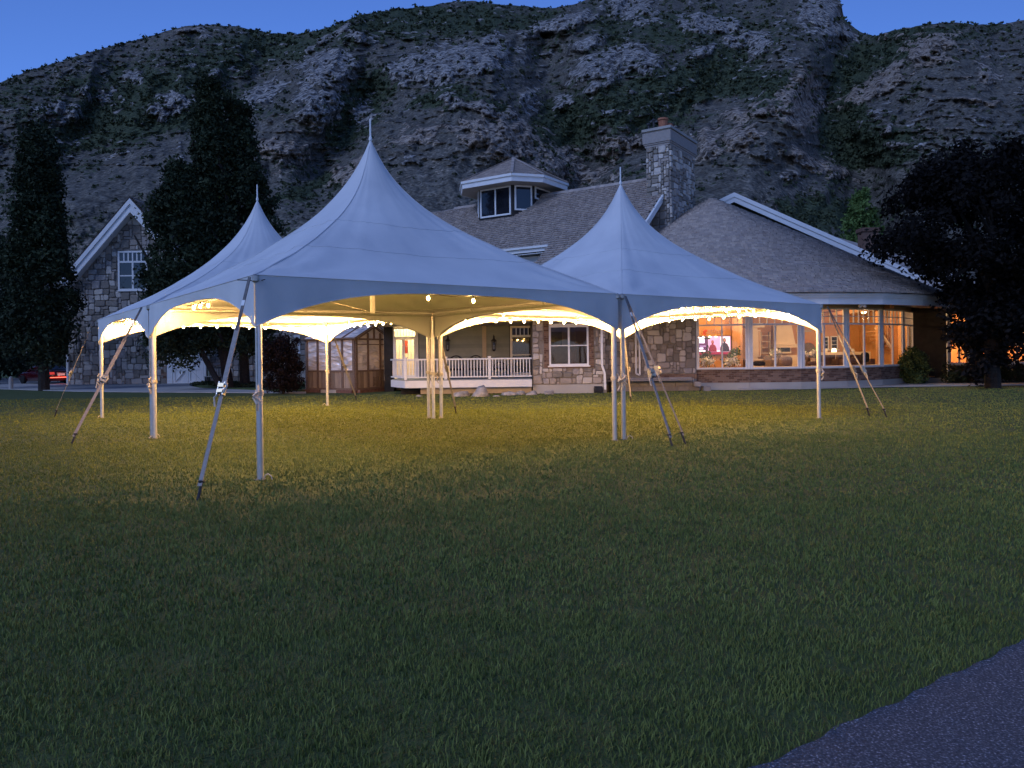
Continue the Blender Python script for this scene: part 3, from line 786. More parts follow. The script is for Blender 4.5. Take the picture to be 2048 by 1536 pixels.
for i in range(8):
    a, b_ = tp(*[q * 1.03 for q in EAVP[i]], 10.80), tp(*[q * 1.03 for q in EAVP[(i + 1) % 8]], 10.80)
    tr.add([a, b_, AP], [(0, 1, 2)])
    tr.add([a - Z * .02, b_ - Z * .02, AP - Z * .05], [(2, 1, 0)])
    Uu = (b_ - a).normalized(); L = (b_ - a).length; mid = (a + b_) / 2; Su = (AP - mid); SL = Su.length; Su = Su / SL; Nn = Uu.cross(Su)
    if Nn.z < 0: Nn = -Nn
    t = 0
    while t < SL - .1:
        hw = L / 2 * (1 - t / SL); s = -hw
        while s < hw - .03:
            w = min(.22 * R_.uniform(.7, 1.3), hw - s)
            q0, q1 = mid + Uu * (s + .004) + Su * t, mid + Uu * (s + w - .004) + Su * t
            trs.add([q0, q1, q0 + Nn * .03, q1 + Nn * .03, q0 + Su * .17 + Nn * .004, q1 + Su * .17 + Nn * .004], [(0, 1, 3, 2), (2, 3, 5, 4)]); s += w
        t += .145
    for k in range(12):
        f0, f1 = k / 12, (k + 1) / 12 + .02
        p_, q_ = a.lerp(AP, f0), a.lerp(AP, min(1, f1)); trs.beam(p_ + Z * .055, q_ + Z * .05, .16, .03)
tro = tr.build('turret_roof', m_roofbase, turret)
trs.build('turret_shingle', m_shingle, turret, kind='stuff')

# porch
YP, YB = 27.2, 30.4
dz0, dz1 = .40, .56
deck = MB()
xl, xr = at(811, 760, YP).x, at(1064, 760, YP).x
xr_, = (xr,)
pl = at(783, 760, 28.6)
for i in range(26):
    y = YP + .08 + i * .125
    deck.bx(xl + .03 + (pl.x - xl) * min(1, (y + .118 - YP) / (28.6 - YP)), xr_ - .01, y, y + .118, dz1 - .03, dz1)
dk = deck.build('porch_deck', m_siding, house, kind='stuff')
pf = MB()
pf.bx(xl, xr_, YP, YP + .05, .27, .53)
pf.beam((xl, YP + .02, .40), (pl.x, pl.y, .40), .05, .26)
pf.build('deck_fascia', m_white, house)
MB().bx(xl + .5, xr_ - .01, YP + .35, YP + .4, .03, .25).build('deck_skirt', m_soffit, house)
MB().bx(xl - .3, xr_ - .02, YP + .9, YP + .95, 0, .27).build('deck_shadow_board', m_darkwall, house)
rail = MB()
rail.bx(xl, xr_, YP + .03, YP + .10, 1.27, 1.325); rail.bx(xl, xr_, YP + .04, YP + .09, .63, .675)
rail.beam((xl, YP + .065, 1.30), (pl.x, pl.y, 1.30), .07, .055); rail.beam((xl, YP + .065, .65), (pl.x, pl.y, .65), .05, .045)
railing = rail.build('porch_railing', m_white, house)
posts = [xl, at(891, 740, YP).x, at(979, 740, YP).x]
for x in posts:
    pb_ = MB(); pb_.bx(x - .05, x + .05, YP + .015, YP + .115, dz1, 1.36); pb_.bx(x - .065, x + .065, YP + .0, YP + .13, 1.36, 1.395)
    pb_.build('railing_post', m_white, railing)
bal = MB().bx(-.016, .016, -.016, .016, 0, .595)
x = xl + .14; me_b = None
while x < xr_ - .06:
    if min(abs(x - q) for q in posts) > .08:
        if me_b is None:
            o = npmesh('baluster', bal.v, bal.f, m_white, railing, tint=bal.t, origin=V((0, 0, 0))); me_b = o.data
        else:
            o = bpy.data.objects.new('baluster', me_b); COL.objects.link(o); o.parent = railing
        o.location = V((x, YP + .065, .675)) - wo(railing)
    x += .112
for i in range(1, 8):
    p_ = V((xl, YP + .065, .675)).lerp(V((pl.x, pl.y, .675)), i / 8)
    o = bpy.data.objects.new('baluster', me_b); COL.objects.link(o); o.parent = railing; o.location = p_ - wo(railing)
# porch back wall of overlapping boards, with a French door and a window
pw = MB()
dxa, dxb = at(790, 700, YB).x, at(831, 700, YB).x
face(pw, V((0, YB, 0)), X1, dxb + .06, xr + .02, .5, 3.0, NF); face(pw, V((0, YB, 0)), X1, dxa - .45, dxa - .06, 0, 3.0, NF); face(pw, V((0, YB, 0)), X1, dxa - .06, dxb + .06, 2.62, 3.0, NF)
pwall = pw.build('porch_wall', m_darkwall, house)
zz = .57
wx0, wx1 = at(1020, 680, YB).x, at(1064, 680, YB).x
while zz < 2.62:
    MB().prism([V((dxb + .15, YB - .012, zz)), V((dxb + .15, YB - .042, zz)), V((dxb + .15, YB - .016, zz + .165)), V((dxb + .15, YB - .012, zz + .165))], X1 * (wx0 - dxb - .18)).build('siding_board', m_siding, pwall)
    zz += .165
MB().bx(at(965, 700, YB).x, at(973, 700, YB).x, YB - .10, YB - .002, .56, 2.62).build('pilaster', m_soffit, pwall)
MB().bx(-5.4, xr, YP + .1, YB - .002, 2.62, 2.68).build('porch_ceiling', m_soffit, house)
window(house, V((wx0, YB - .052, .62)), X1, NF, wx1 - wx0 + .1, 1.98, cols=1, rows=2, fw=.09, transom=.42, tgrid=(5, 1), glass=m_glass, name='porch_window', dp=.06)
# the bright room behind the French door
rm = MB()
face(rm, V((0, YB + 2.2, 0)), X1, -5.1, -2.6, .5, 2.9, NF, .1); rm.bx(-5.2, -5.1, YB + .02, YB + 2.2, .5, 2.9); rm.bx(-2.6, -2.5, YB, YB + 2.2, .5, 2.9); rm.bx(-5.2, -2.5, YB + .01, YB + 2.2, .45, .5); rm.bx(-5.2, -2.5, YB + .01, YB + 2.2, 2.9, 2.95)
rm.build('hall_room', m_cream, house)
fd = MB()
dw = (dxb - dxa)
def fdoor(mb, x0, x1, z0, z1, c, r):
    mb.bx(x0, x0 + .05, YB - .07, YB - .03, z0, z1); mb.bx(x1 - .05, x1, YB - .07, YB - .03, z0, z1); mb.bx(x0 + .05, x1 - .05, YB - .068, YB - .032, z1 - .05, z1); mb.bx(x0 + .05, x1 - .05, YB - .068, YB - .032, z0, z0 + .09)
    for i in range(1, c): q = x0 + .05 + (x1 - x0 - .1) * i / c; mb.bx(q - .008, q + .008, YB - .062, YB - .04, z0 + .09, z1 - .05)
    for i in range(1, r): q = z0 + .09 + (z1 - z0 - .14) * i / r; mb.bx(x0 + .05, x1 - .05, YB - .060, YB - .042, q - .008, q + .008)
fr_ = MB(); fr_.bx(dxa - .06, dxa, YB - .08, YB - .02, .56, 2.6); fr_.bx(dxb, dxb + .12, YB - .08, YB - .02, .56, 2.6); fr_.bx(dxa, dxb, YB - .078, YB - .022, 2.53, 2.6); fr_.bx(dxa, dxb, YB - .078, YB - .022, 2.15, 2.22)
for i in range(1, 7): q = dxa + dw * i / 7; fr_.bx(q - .008, q + .008, YB - .06, YB - .04, 2.22, 2.53)
fd = fr_.build('french_door', m_white, house)
for x0, x1, c in ((dxa + .005, dxa + dw * .42, 2), (dxa + dw * .42 + .01, dxb - .005, 3)):
    mb = MB(); fdoor(mb, x0, x1, .575, 2.145, c, 5); mb.build('door_leaf', m_white, fd)
    MB().bx(x0 + .05, x1 - .05, YB - .053, YB - .049, .665, 2.095).build('pane', m_glass, fd)
MB().bx(dxa, dxb, YB - .053, YB - .049, 2.222, 2.528).build('pane', m_glass, fd)
MB().bx(dxa + .15, dxa + .34, YB + 1.2, YB + 1.25, 1.55, 2.1).build('red_hanging', M('red_cloth', (.45, .06, .03), rough=.8), house, label='red wall hanging seen through the French door')
# lantern on the porch wall
def lantern(parent, c, N=NF, s=1.0):
    lb = MB(); c = V(c)
    lb.bx(c.x - .03 * s, c.x + .03 * s, c.y - .02, c.y, c.z - .02, c.z + .3 * s)
    lb.tube([c + V((0, -.02, .22 * s)), c + V((0, -.10 * s, .34 * s)), c + V((0, -.18 * s, .30 * s)), c + V((0, -.19 * s, .20 * s))], .012 * s, 6)
    q = c + V((0, -.19 * s, 0))
    lb.lathe(q, [(.015 * s, .22 * s), (.10 * s, .13 * s), (.105 * s, .12 * s), (.07 * s, .115 * s)], 6)
    lb.lathe(q, [(.03 * s, -.24 * s), (.05 * s, -.2 * s), (.06 * s, -.18 * s), (.05 * s, -.17 * s)], 6)
    for k in range(6):
        a = k * PI / 3; lb.beam(q + V((math.cos(a) * .055 * s, math.sin(a) * .055 * s, -.18 * s)), q + V((math.cos(a) * .085 * s, math.sin(a) * .085 * s, .12 * s)), .012 * s, .012 * s)
    o = lb.build('wall_lantern', m_iron, parent)
    MB().lathe(q, [(.045 * s, -.17 * s), (.075 * s, .11 * s)], 6).build('lantern_glass', m_glass, o)
lantern(house, at(988, 689, YB - .05), s=1.15)
lantern(house, at(896, 689, YB - .05), s=1.15)

# stone bay with the double window
YW = 27.4
bx0, bx1 = at(1065, 700, YW).x, at(1211, 700, YW).x
wl0, wl1 = at(1098, 690, YW).x, at(1177, 690, YW).x
wb, wt = at(1138, 731, YW).z, 2.95
qh = .28
by = MB()
O = V((0, YW, 0))
face(by, O, X1, bx0, wl0, .32, 3.3, NF); face(by, O, X1, wl1, bx1, .32, 3.3, NF); face(by, O, X1, wl0, wl1, .32, wb, NF); face(by, O, X1, wl0, wl1, wt, 3.3, NF)
by.bx(bx1 - .2, bx1, YW + .2, 28.6, .32, 3.3); by.bx(bx0, bx0 + .2, YW + .2, YB, .32, 3.3)
bay = by.build('bay_wall', m_mortar, house)
stones(bay, O, X1, NF, [(bx0, .33), (bx1, .33), (bx1, 3.3), (bx0, 3.3)], holes=[(wl0 - .20, wl1 + .20, wb - .08, 3.3)], cell=(.29, .24), seed=21, depth=.055, mx=120)
brickwork(bay, O, X1, NF, [(wl0 - .19, wl0 - .01, wb - .08, 3.3), (wl1 + .01, wl1 + .19, wb - .08, 3.3), (wl0 - .01, wl1 + .01, wb - .085, wb - .01)], bl=.19, bh=.075, depth=.05)
MB().bx(bx0 - .0, bx1 + .02, YW - .035, YW + .2, 0, .325).build('bay_foundation', m_found, house)
bw = window(house, V((wl0, YW - .004, wb)), X1, NF, wl1 - wl0, 1.46, cols=2, rows=2, fw=.065, glass=m_glass, name='bay_window')
fan = MB(); fc = V(((wl0 + wl1) / 2, YW - .02, wb + 1.46)); hw = (wl1 - wl0) / 2
fan.bx(wl0, wl1, YW - .05, YW + .0, wb + 1.46, wb + 1.52)
for k in range(0, 9):
    a = PI * k / 8; fan.beam(fc + V((math.cos(a) * .10, 0, math.sin(a) * .08 + .06)), fc + V((math.cos(a) * hw, 0, math.sin(a) * .40 + .06)), .02, .02, V((0, 1, 0)))
for q in (1.0, .45): fan.tube([fc + V((math.cos(PI * k / 16) * hw * q, 0, math.sin(PI * k / 16) * .40 * q + .06)) for k in range(17)], .022 if q == 1 else .011, 5)
fn = fan.build('fanlight', m_white, house)
MB().bx(wl0, wl1, YW - .006, YW - .002, wb + 1.52, wt + .02).build('pane', m_glass, fn)
# room behind bay window and porch window
br_ = MB(); RY = 31.2
br_.bx(xr + .3, 6.6, RY, RY + .1, .5, 3.2); br_.bx(6.5, 6.6, 28.8, RY, .5, 3.2); br_.bx(wx0 - .6, 6.6, YW + .25, RY + 3, .40, .45); br_.bx(wx0 - .6, 6.6, YW + .25, RY + 3, 3.2, 3.25)
br_.bx(wx0 - .6, wx0 - .5, YB + .2, RY + 3, .45, 3.2); br_.bx(-.8, 6.6, RY + 3, RY + 3.1, .45, 3.2)
br_.build('bay_room', M('dim_plaster', (.20, .17, .15), (.26, .22, .19), rough=.9), house)
pic = MB(); pc = at(1113, 677, RY - .02); pic.bx(pc.x - .22, pc.x + .22, RY - .04, RY - .005, pc.z - .28, pc.z + .28)
props(pic.build('picture_frame', m_iron, house))
MB().bx(at(1150, 690, RY).x, at(1157, 690, RY).x, RY - .06, RY - .002, .5, 2.6).build('lit_door_jamb', m_ivoryd, house)  # warm timber colour stands in for the orange light of the doorway
MB().bx(at(1164, 690, RY).x, at(1171, 690, RY).x, RY - .03, RY - .004, .5, 2.35).build('lit_door_strip', m_ivory, house)  # strip of lit doorway, its orange light put into the colour
# recessed stone wall, downspouts, block wall and steps
YR = 28.6
sp0 = V((9.9 - 8.6 * math.sin(math.radians(19.5)), 0, 0))
rx0, rx1 = bx1, sp0.x - .0
rw = MB(); O = V((0, YR, 0)); face(rw, O, X1, rx0 - .1, rx1, 0, 3.3, NF)
rwall = rw.build('recessed_wall', m_mortar, house)
stones(rwall, O, X1, NF, [(rx0 + .02, .62), (rx1 - .04, .62), (rx1 - .04, 3.0), (rx0 + .02, 3.0)], cell=(.29, .24), seed=33, depth=.055, mx=120)
brickwork(rwall, O, X1, NF, [(at(1300, 745, YR).x, rx1, .44, .62)], depth=.03)
def downspout(name, pts, w=.075):
    mb = MB()
    for a, b_ in zip(pts[:-1], pts[1:]): mb.beam(a, b_, w, w, V((0, 1, 0)))
    return mb.build(name, m_white, house)
a_ = at(1203, 650, YW - .1)
downspout('downspout', [V((a_.x, YW - .1, 3.2)), V((a_.x, YW - .1, 1.0)), V((a_.x + .09, YW - .12, .72)), V((a_.x + .10, YW - .13, .12))])
a_ = at(1271, 660, YR - .1)
downspout('downspout', [V((a_.x, YR - .1, 3.2)), V((a_.x, YR - .1, .66)), V((a_.x + .14, YR - .1, .60)), V((a_.x + .14, YR - .1, 3.2))], .06)
blk = MB(); YK = 28.15
kx0, kx1 = at(1222, 770, YK).x, at(1385, 770, YK).x
blk.bx(kx0, kx1, YK + .03, YR - .002, 0, .50)
bwall = blk.build('block_wall', m_mortar, house)
for r in range(3):
    x = kx0 - (.2 if r % 2 else 0); xe = kx1 + (.32 if r == 0 else .0)
    while x < xe - .05:
        x2 = min(x + R_.uniform(.36, .48), xe); xa = max(x, kx0)
        if x2 - xa > .08: MB().bx(xa + .006, x2 - .006, YK + R_.uniform(-.012, .012), YK + .3, r * .17 + .005, r * .17 + .163).build('block', m_block, bwall)
        x = x2
st = MB()
steps = empty('garden_steps', at(1385, 780, 27.9) * 1, 'three short grey stone steps rising beside the curved window bay', 'steps')
steps.location.z = 0; WO[steps.name] = V(steps.location)
for i, (xa, xb, zt) in enumerate(((1380, 1420, .17), (1368, 1402, .33), (1358, 1388, .49))):
    a, b_ = at(xa, 770, 27.8).x, at(xb, 770, 27.8).x
    MB().bx(max(a, kx1 + .01) if i else kx1 + .34, b_ + .02, 27.75 + i * .12, 28.28 - i * .001, 0 if i == 0 else zt - .16, zt).build('step', m_block, steps)

# curved window bay with cone roof
SC = V((9.9, 36.8, 0)); SRAD = 8.6
PHI = [-19.5, -6.5, 6.5, 19.5, 32.5, 45.5, 58.5]
def sp(phi, r, z): a = math.radians(phi); return V((SC.x + r * math.sin(a), SC.y - r * math.cos(a), z))
sf = MB(); sb = MB(); so_ = MB()
ZS0, ZS1, ZH = .27, .79, 3.06
brk = MB()
base_o = None
bmb = MB()
for a, b_ in zip(PHI[:-1], PHI[1:]):
    pa, pb = sp(a, SRAD, 0), sp(b_, SRAD, 0); U = (pb - pa).normalized(); N = V((U.y, -U.x, 0)); L = (pb - pa).length
    sf.prism([pa + N * .06, pb + N * .06, pb - N * .2, pa - N * .2], Z * ZS0)
    bmb.prism([pa + Z * ZS0, pb + Z * ZS0, pb - N * .2 + Z * ZS0, pa - N * .2 + Z * ZS0], Z * (ZS1 - ZS0 - .03))
    so_.prism([pa + Z * ZH, pb + Z * ZH, pb - N * .2 + Z * ZH, pa - N * .2 + Z * ZH], Z * .3)
    sb.prism([pa + N * .07 + Z * (ZS1 - .03), pb + N * .07 + Z * (ZS1 - .03), pb - N * .2 + Z * (ZS1 - .03), pa - N * .2 + Z * (ZS1 - .03)], Z * .03)
sf.build('sunroom_foundation', m_found, house)
sbw = bmb.build('sunroom_base', m_mortar, house)
so_.build('sunroom_frieze', m_soffit, house); sb.build('sunroom_sill', m_conc, house)
for a, b_ in zip(PHI[:-1], PHI[1:]):
    pa, pb = sp(a, SRAD, 0), sp(b_, SRAD, 0); U = (pb - pa).normalized(); N = V((U.y, -U.x, 0)); L = (pb - pa).length
    brickwork(sbw, pa, U, N, [(.002, L - .002, ZS0 + .005, ZS1 - .035)], bl=.2, bh=.066, depth=.012)
    window(house, pa + Z * ZS1 + U * .07, U, N, L - .14, ZH - ZS1, cols=2, fw=.06, mw=.028, transom=.60, tgrid=(6, 2), glass=m_glass, name='sunroom_window', sill=False, dp=.07)
    MB().prism([pa - U * .07 + Z * ZS1, pa + U * .068 + Z * ZS1, pa + U * .068 + N * .05 + Z * ZS1, pa - U * .0 + N * .07 + Z * ZS1, pa - U * .07 + N * .03 + Z * ZS1], Z * (ZH - ZS1)).build('corner_post', m_white, house)
RE = 10.15; ZE = 3.52; ZA = 9.0
cs_ = MB(); cf = MB(); cone = MB(); csh = MB()
PE = [-70 + i * 13 for i in range(0, 12)]
for a, b_ in zip(PE[:-1], PE[1:]):
    cs_.add([sp(a, SRAD - .1, 3.24), sp(b_, SRAD - .1, 3.24), sp(b_, RE - .05, 3.13), sp(a, RE - .05, 3.13)], [(0, 1, 2, 3)])
    cs_.add([sp(a, SRAD - .1, 3.27), sp(b_, SRAD - .1, 3.27), sp(b_, RE - .05, 3.16), sp(a, RE - .05, 3.16)], [(3, 2, 1, 0)])
    for r0, r1, z0, z1 in ((RE - .04, RE, 3.10, 3.36), (RE - .04, RE + .05, 3.34, 3.42), (RE - .04, RE + .10, 3.42, 3.50)):
        cf.add([sp(a, r0, z0), sp(b_, r0, z0), sp(b_, r1, z0), sp(a, r1, z0), sp(a, r0, z1), sp(b_, r0, z1), sp(b_, r1, z1), sp(a, r1, z1)],
               [(0, 1, 2, 3), (7, 6, 5, 4), (3, 2, 6, 7), (1, 0, 4, 5), (0, 3, 7, 4), (2, 1, 5, 6)])
    cone.add([sp(a, RE + .12, ZE - .05), sp(b_, RE + .12, ZE - .05), V((SC.x, SC.y, ZA))], [(0, 1, 2)])
cs_.build('sunroom_soffit', m_soffit, house); cf.build('sunroom_fascia', m_white, house)
cone_o = cone.build('cone_roof', m_roofbase, house)
SLn = math.hypot(RE + .16, ZA - ZE); u = 0; rr2 = random.Random(8)
while u < SLn - .12:
    f = u / SLn; f2 = min(1, (u + .23) / SLn)
    r, z = (RE + .16) * (1 - f), ZE + (ZA - ZE) * f; r2, z2 = (RE + .16) * (1 - f2), ZE + (ZA - ZE) * f2
    a = -70.0; wig = rr2.uniform(0, 6)
    while a < 73:
        w = math.degrees(.15 * rr2.uniform(.6, 1.4) / max(r, .25)); w = min(w, 14)
        dl = .066 + rr2.uniform(-.014, .014) + .012 * math.sin(a * .35 + wig); rj = rr2.uniform(-.015, .015)
        g = .1 / max(r, .3)
        csh.add([sp(a + g, r + rj, z + .0), sp(a + w - g, r + rj, z + .0), sp(a + g, r + rj, z + dl), sp(a + w - g, r + rj, z + dl), sp(a + g, r2, z2 + .006), sp(a + w - g, r2, z2 + .006)], [(0, 1, 3, 2), (2, 3, 5, 4)], rr2.random())
        a += w
    u += .20
csh.build('cone_shingle', m_shingle, cone_o, kind='stuff')
fl = MB(); fq = sp(17, RE - .25, 3.10)
fl.lathe(fq, [(.03, 0), (.05, -.05)], 8)
for sg in (-1, 1): fl.lathe(fq + V((sg * .09, 0, -.06)), [(.03, .05), (.07, -.02), (.06, -.05)], 10, axis=V((sg * .5, -.6, -.5)))
fl.build('eave_floodlight', m_white, house)
# tall gable behind the cone
YG = 38.6
GP, GR = at(1468, 391, YG), at(1897, 580, YG); GL = V((2 * GP.x - GR.x, YG, GR.z))
gb = MB()
for e in (GR, GL):
    gb.beam(GP - Z * .02, e - Z * .02, .06, .34, V((0, 1, 0))); gb.beam(GP + Z * .14 - V((0, .06, 0)), e + Z * .14 - V((0, .06, 0)), .08, .16, V((0, 1, 0)))
gb = MB()
for e in (GR, GL):
    d = (e - GP).normalized(); nn = V((-d.z, 0, d.x)); nn = nn if nn.z > 0 else -nn
    gp_ = lambda k: GP + Z * (k / nn.z)
    gb.prism([gp_(-.30), e - nn * .30, e + nn * .02, gp_(.02)], V((0, .06, 0)))
    gb.prism([gp_(-.06) + V((0, -.05, 0)), e + V((0, -.05, 0)) - nn * .06, e + V((0, -.05, 0)) + nn * .14, gp_(.14) + V((0, -.05, 0))], V((0, .05, 0)))
    gb.prism([GP + nn * .02 + V((0, .06, 0)), e + nn * .02 + V((0, .06, 0)), e + nn * .12 + V((0, .06, 0)), GP + nn * .12 + V((0, .06, 0))], V((0, .6, 0)))
gb.build('gable_bargeboard', m_white, house)
gg = MB(); gg.prism([GP - Z * .35 + V((0, .5, 0)), GR - Z * .35 + V((0, .5, 0)), V((GR.x, YG + .5, 0)), V((GL.x, YG + .5, 0)), GL - Z * .35 + V((0, .5, 0))], V((0, .2, 0)))
gg.build('gable_end_wall', m_siding, house)
gr_ = MB()
for e in (GR, GL):
    nn = Z; gr_.prism([GP + Z * .06 + V((0, .65, 0)), e + Z * .06 + V((0, .65, 0)), e + Z * .06 + V((0, 9, 0)), GP + Z * .06 + V((0, 9, 0))], Z * .08)
gr_.build('gable_roof', m_shingle, house)
# dark wing on the right with lit windows behind the tree
xe = at(1891, 690, 31.7).x
le = sp(58.5, SRAD, 0)
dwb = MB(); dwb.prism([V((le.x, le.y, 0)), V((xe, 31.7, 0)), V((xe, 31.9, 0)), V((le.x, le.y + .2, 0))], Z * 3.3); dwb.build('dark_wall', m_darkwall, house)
dwf = MB(); dwf.prism([V((le.x, le.y - .06, 0)), V((xe, 31.64, 0)), V((xe, 31.69, 0)), V((le.x, le.y - .01, 0))], Z * .22); dwf.build('wing_foundation', m_found, house)
downspout('downspout', [V((xe + .04, 31.6, 3.2)), V((xe + .04, 31.6, .05))])
YQ = 31.7
wg = MB(); ZR0, ZR1 = .80, 3.0
wins = [(1897, 1938), (1948, 1990), (2004, 2060)]
ed = [xe + .1]
wr_ = [(at(a, 700, YQ).x, at(b_, 700, YQ).x) for a, b_ in wins]
xs_ = [xe] + [q for w in wr_ for q in w] + [27.0]
for i in range(0, len(xs_), 2): face(wg, V((0, YQ, 0)), X1, xs_[i], xs_[i + 1], 0, 3.3, NF)
for a, b_ in wr_: face(wg, V((0, YQ, 0)), X1, a, b_, 0, ZR0, NF); face(wg, V((0, YQ, 0)), X1, a, b_, ZR1, 3.3, NF)
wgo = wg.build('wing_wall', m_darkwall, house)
brickwork(wgo, V((0, YQ, 0)), X1, NF, [(xe + .1, 26.5, .05, ZR0 - .05)], depth=.02)
for a, b_ in wr_: window(house, V((a, YQ - .004, ZR0)), X1, NF, b_ - a, ZR1 - ZR0, cols=2, rows=1, transom=.5, tgrid=(4, 1), glass=m_glass, name='wing_window')
wr2 = MB(); wr2.bx(17.6, 27, 36, 36.1, .3, 3.2); wr2.bx(17.5, 17.6, 33, 36, .3, 3.2); wr2.bx(27, 27.1, 31.8, 36, .3, 3.2); wr2.bx(17.5, 27, 31.9, 36, .25, .3); wr2.bx(17.5, 27, 31.9, 36, 3.2, 3.25)
wr2.build('wing_room', m_ivory, house)
wrf = MB(); wrf.prism([V((17.0, 30.9, 3.35)), V((28, 30.9, 3.35)), V((28, 38.6, 4.9)), V((17.0, 38.6, 4.9))], Z * .12); wrf.build('wing_roof', m_shingle, house)
bst = MB(); q = at(1742, 482, 42); bst.bx(q.x - .42, q.x + .42, 42, 42.7, 5.5, q.z + .55); bst.bx(q.x - .5, q.x + .5, 41.92, 42.78, q.z + .55, q.z + .75)
bst.build('brick_chimney_stack', m_brick, house)
rr3 = MB(); a0, a1, a2 = at(1735, 505, 43), at(1900, 575, 43), at(1800, 500, 43)
rr3.prism([a0 - Z * .4, a1 - Z * .2, a1 + V((3, 4, 1.2)), a0 + V((0, 4, 1.4))], Z * .1); rr3.build('rear_roof', m_shingle, house)
# low roof over porch, bay and recess
lr = MB(); lr.prism([V((-5.6, 26.75, 3.02)), V((6.9, 26.75, 3.02)), V((6.9, 31.5, 4.45)), V((-5.6, 31.5, 4.45))], Z * .12); lr.build('porch_roof', m_shingle, house)
lf = MB(); lf.bx(-5.6, 6.9, 26.68, 26.75, 2.86, 3.12); lf.bx(-5.6, 6.9, 26.76, YP + .1, 2.68, 2.72); lf.build('porch_fascia', m_white, house)
cw_ = MB(); cw_.bx(-9.2, -9.0, 33.3, 39, 0, 3.3); cw_.bx(-9.0, dxa - .45, 33.3, 33.5, 0, 3.4); cw_.bx(dxa - .45, dxa - .35, YB + .2, 33.3, 0, 3.2); swl = cw_.build('service_wall', m_mortar, house)
stones(swl, V((0, 33.3, 0)), X1, NF, [(-8.98, .02), (dxa - .47, .02), (dxa - .47, 3.3), (-8.98, 3.3)], cell=(.40, .32), seed=55, depth=.055, mx=0)

# ------------------------------------------------------------------ sunroom interior
ri = MB(); RB = 37.4
ri.bx(6.7, 18.2, RB, RB + .1, .4, 3.5)
ri.build('sunroom_back_wall', m_ivory, house)
fl_ = MB(); fl_.prism([sp(q, SRAD - .22, .40) for q in PHI] + [V((17.4, RB, .40)), V((6.7, RB, .40)), V((6.7, 29, .40))], Z * .05); fl_.build('sunroom_floor', m_floor, house)
cl_ = MB(); cl_.prism([sp(q, SRAD - .22, 3.22) for q in PHI] + [V((17.4, RB, 3.3)), V((6.7, RB, 3.3)), V((6.7, 29, 3.22))], Z * .05); cl_.build('sunroom_ceiling', m_pinkwood, house)
for x in (7.6, 9.4, 11.2, 13.0, 14.8): MB().bx(x, x + .16, 29.3, RB, 3.06, 3.21).build('ceiling_beam', m_ivoryd, house)
sw = MB(); sw.bx(6.6, 6.7, 28.9, RB, .4, 3.5); sw.bx(17.3, 17.4, 32.5, RB, .4, 3.5); sw.build('sunroom_side_wall', m_ivory, house)
YT = 31.9
MB().bx(6.7, at(1480, 690, YT).x, YT, YT + .1, .45, 3.2).build('tv_wall', m_ivory, house)
MB().bx(at(1462, 690, YT).x, at(1482, 690, YT).x, YT - .22, YT - .002, .45, 3.2).build('timber_pillar', m_ivoryd, house)
# television with a news picture
q0, q1 = at(1396, 710.5, YT - .1), at(1461.5, 671, YT - .1)
tv = MB(); tv.bx(q0.x, q1.x, YT - .12, YT - .03, q0.z, q1.z)
tvo = tv.build('television', m_iron); props(tvo, 'wide television on orange wall showing two people in purple and pink', 'television')
w_, h_ = q1.x - q0.x, q1.z - q0.z
def scr(name, poly, col, st, k):
    mb = MB(); mb.prism([V((q0.x + w_ * a, YT - .1205 - .0015 * k, q0.z + h_ * b_)) for a, b_ in poly], V((0, .001, 0))); return mb.build(name, EM(name + '_light', col, st), tvo)
scr('screen', [(.015, .03), (.985, .03), (.985, .97), (.015, .97)], (.62, .32, .55), 1.3, 0)
scr('left_panel', [(.015, .16), (.30, .16), (.30, .97), (.015, .97)], (.10, .02, .10), 1.0, 1)
scr('right_picture', [(.67, .16), (.97, .16), (.97, .95), (.67, .95)], (.85, .62, .72), 1.4, 1)
scr('caption_band', [(.015, .03), (.985, .03), (.985, .16), (.015, .16)], (.30, .01, .05), 1.0, 1)
scr('text_block', [(.04, .62), (.20, .62), (.20, .92), (.04, .92)], (.8, .75, 1.0), 1.6, 2); scr('text_block', [(.04, .30), (.16, .30), (.16, .40), (.04, .40)], (.8, .75, 1.0), 1.4, 2); scr('text_block', [(.03, .18), (.22, .18), (.22, .26), (.03, .26)], (1, .95, 1), 1.6, 2)
scr('text_block', [(.45, .18), (.90, .18), (.90, .24), (.45, .24)], (1, .85, .9), 1.3, 2); scr('text_block', [(.06, .45), (.24, .45), (.24, .49), (.06, .49)], (.55, .4, .8), 1.0, 2)
def person(cx, s, name, col):
    pts = [(-.13, 0), (.15, 0), (.14, .22), (.09, .40), (.03, .45), (.035, .50), (.05, .58), (.035, .68), (0, .70), (-.035, .68), (-.045, .58), (-.03, .50), (-.03, .45), (-.09, .39), (-.13, .20)]
    scr(name, [(cx + a * s, .17 + b_ * s) for a, b_ in pts], col, .6, 3)
person(.80, 1.0, 'seated_figure', (.03, .02, .05)); person(.44, .85, 'seated_figure', (.30, .02, .06))
scr('face_patch', [(.775, .70), (.825, .70), (.825, .82), (.775, .82)], (.5, .22, .12), .8, 4); scr('face_patch', [(.42, .64), (.46, .64), (.46, .72), (.42, .72)], (.45, .18, .12), .8, 4)
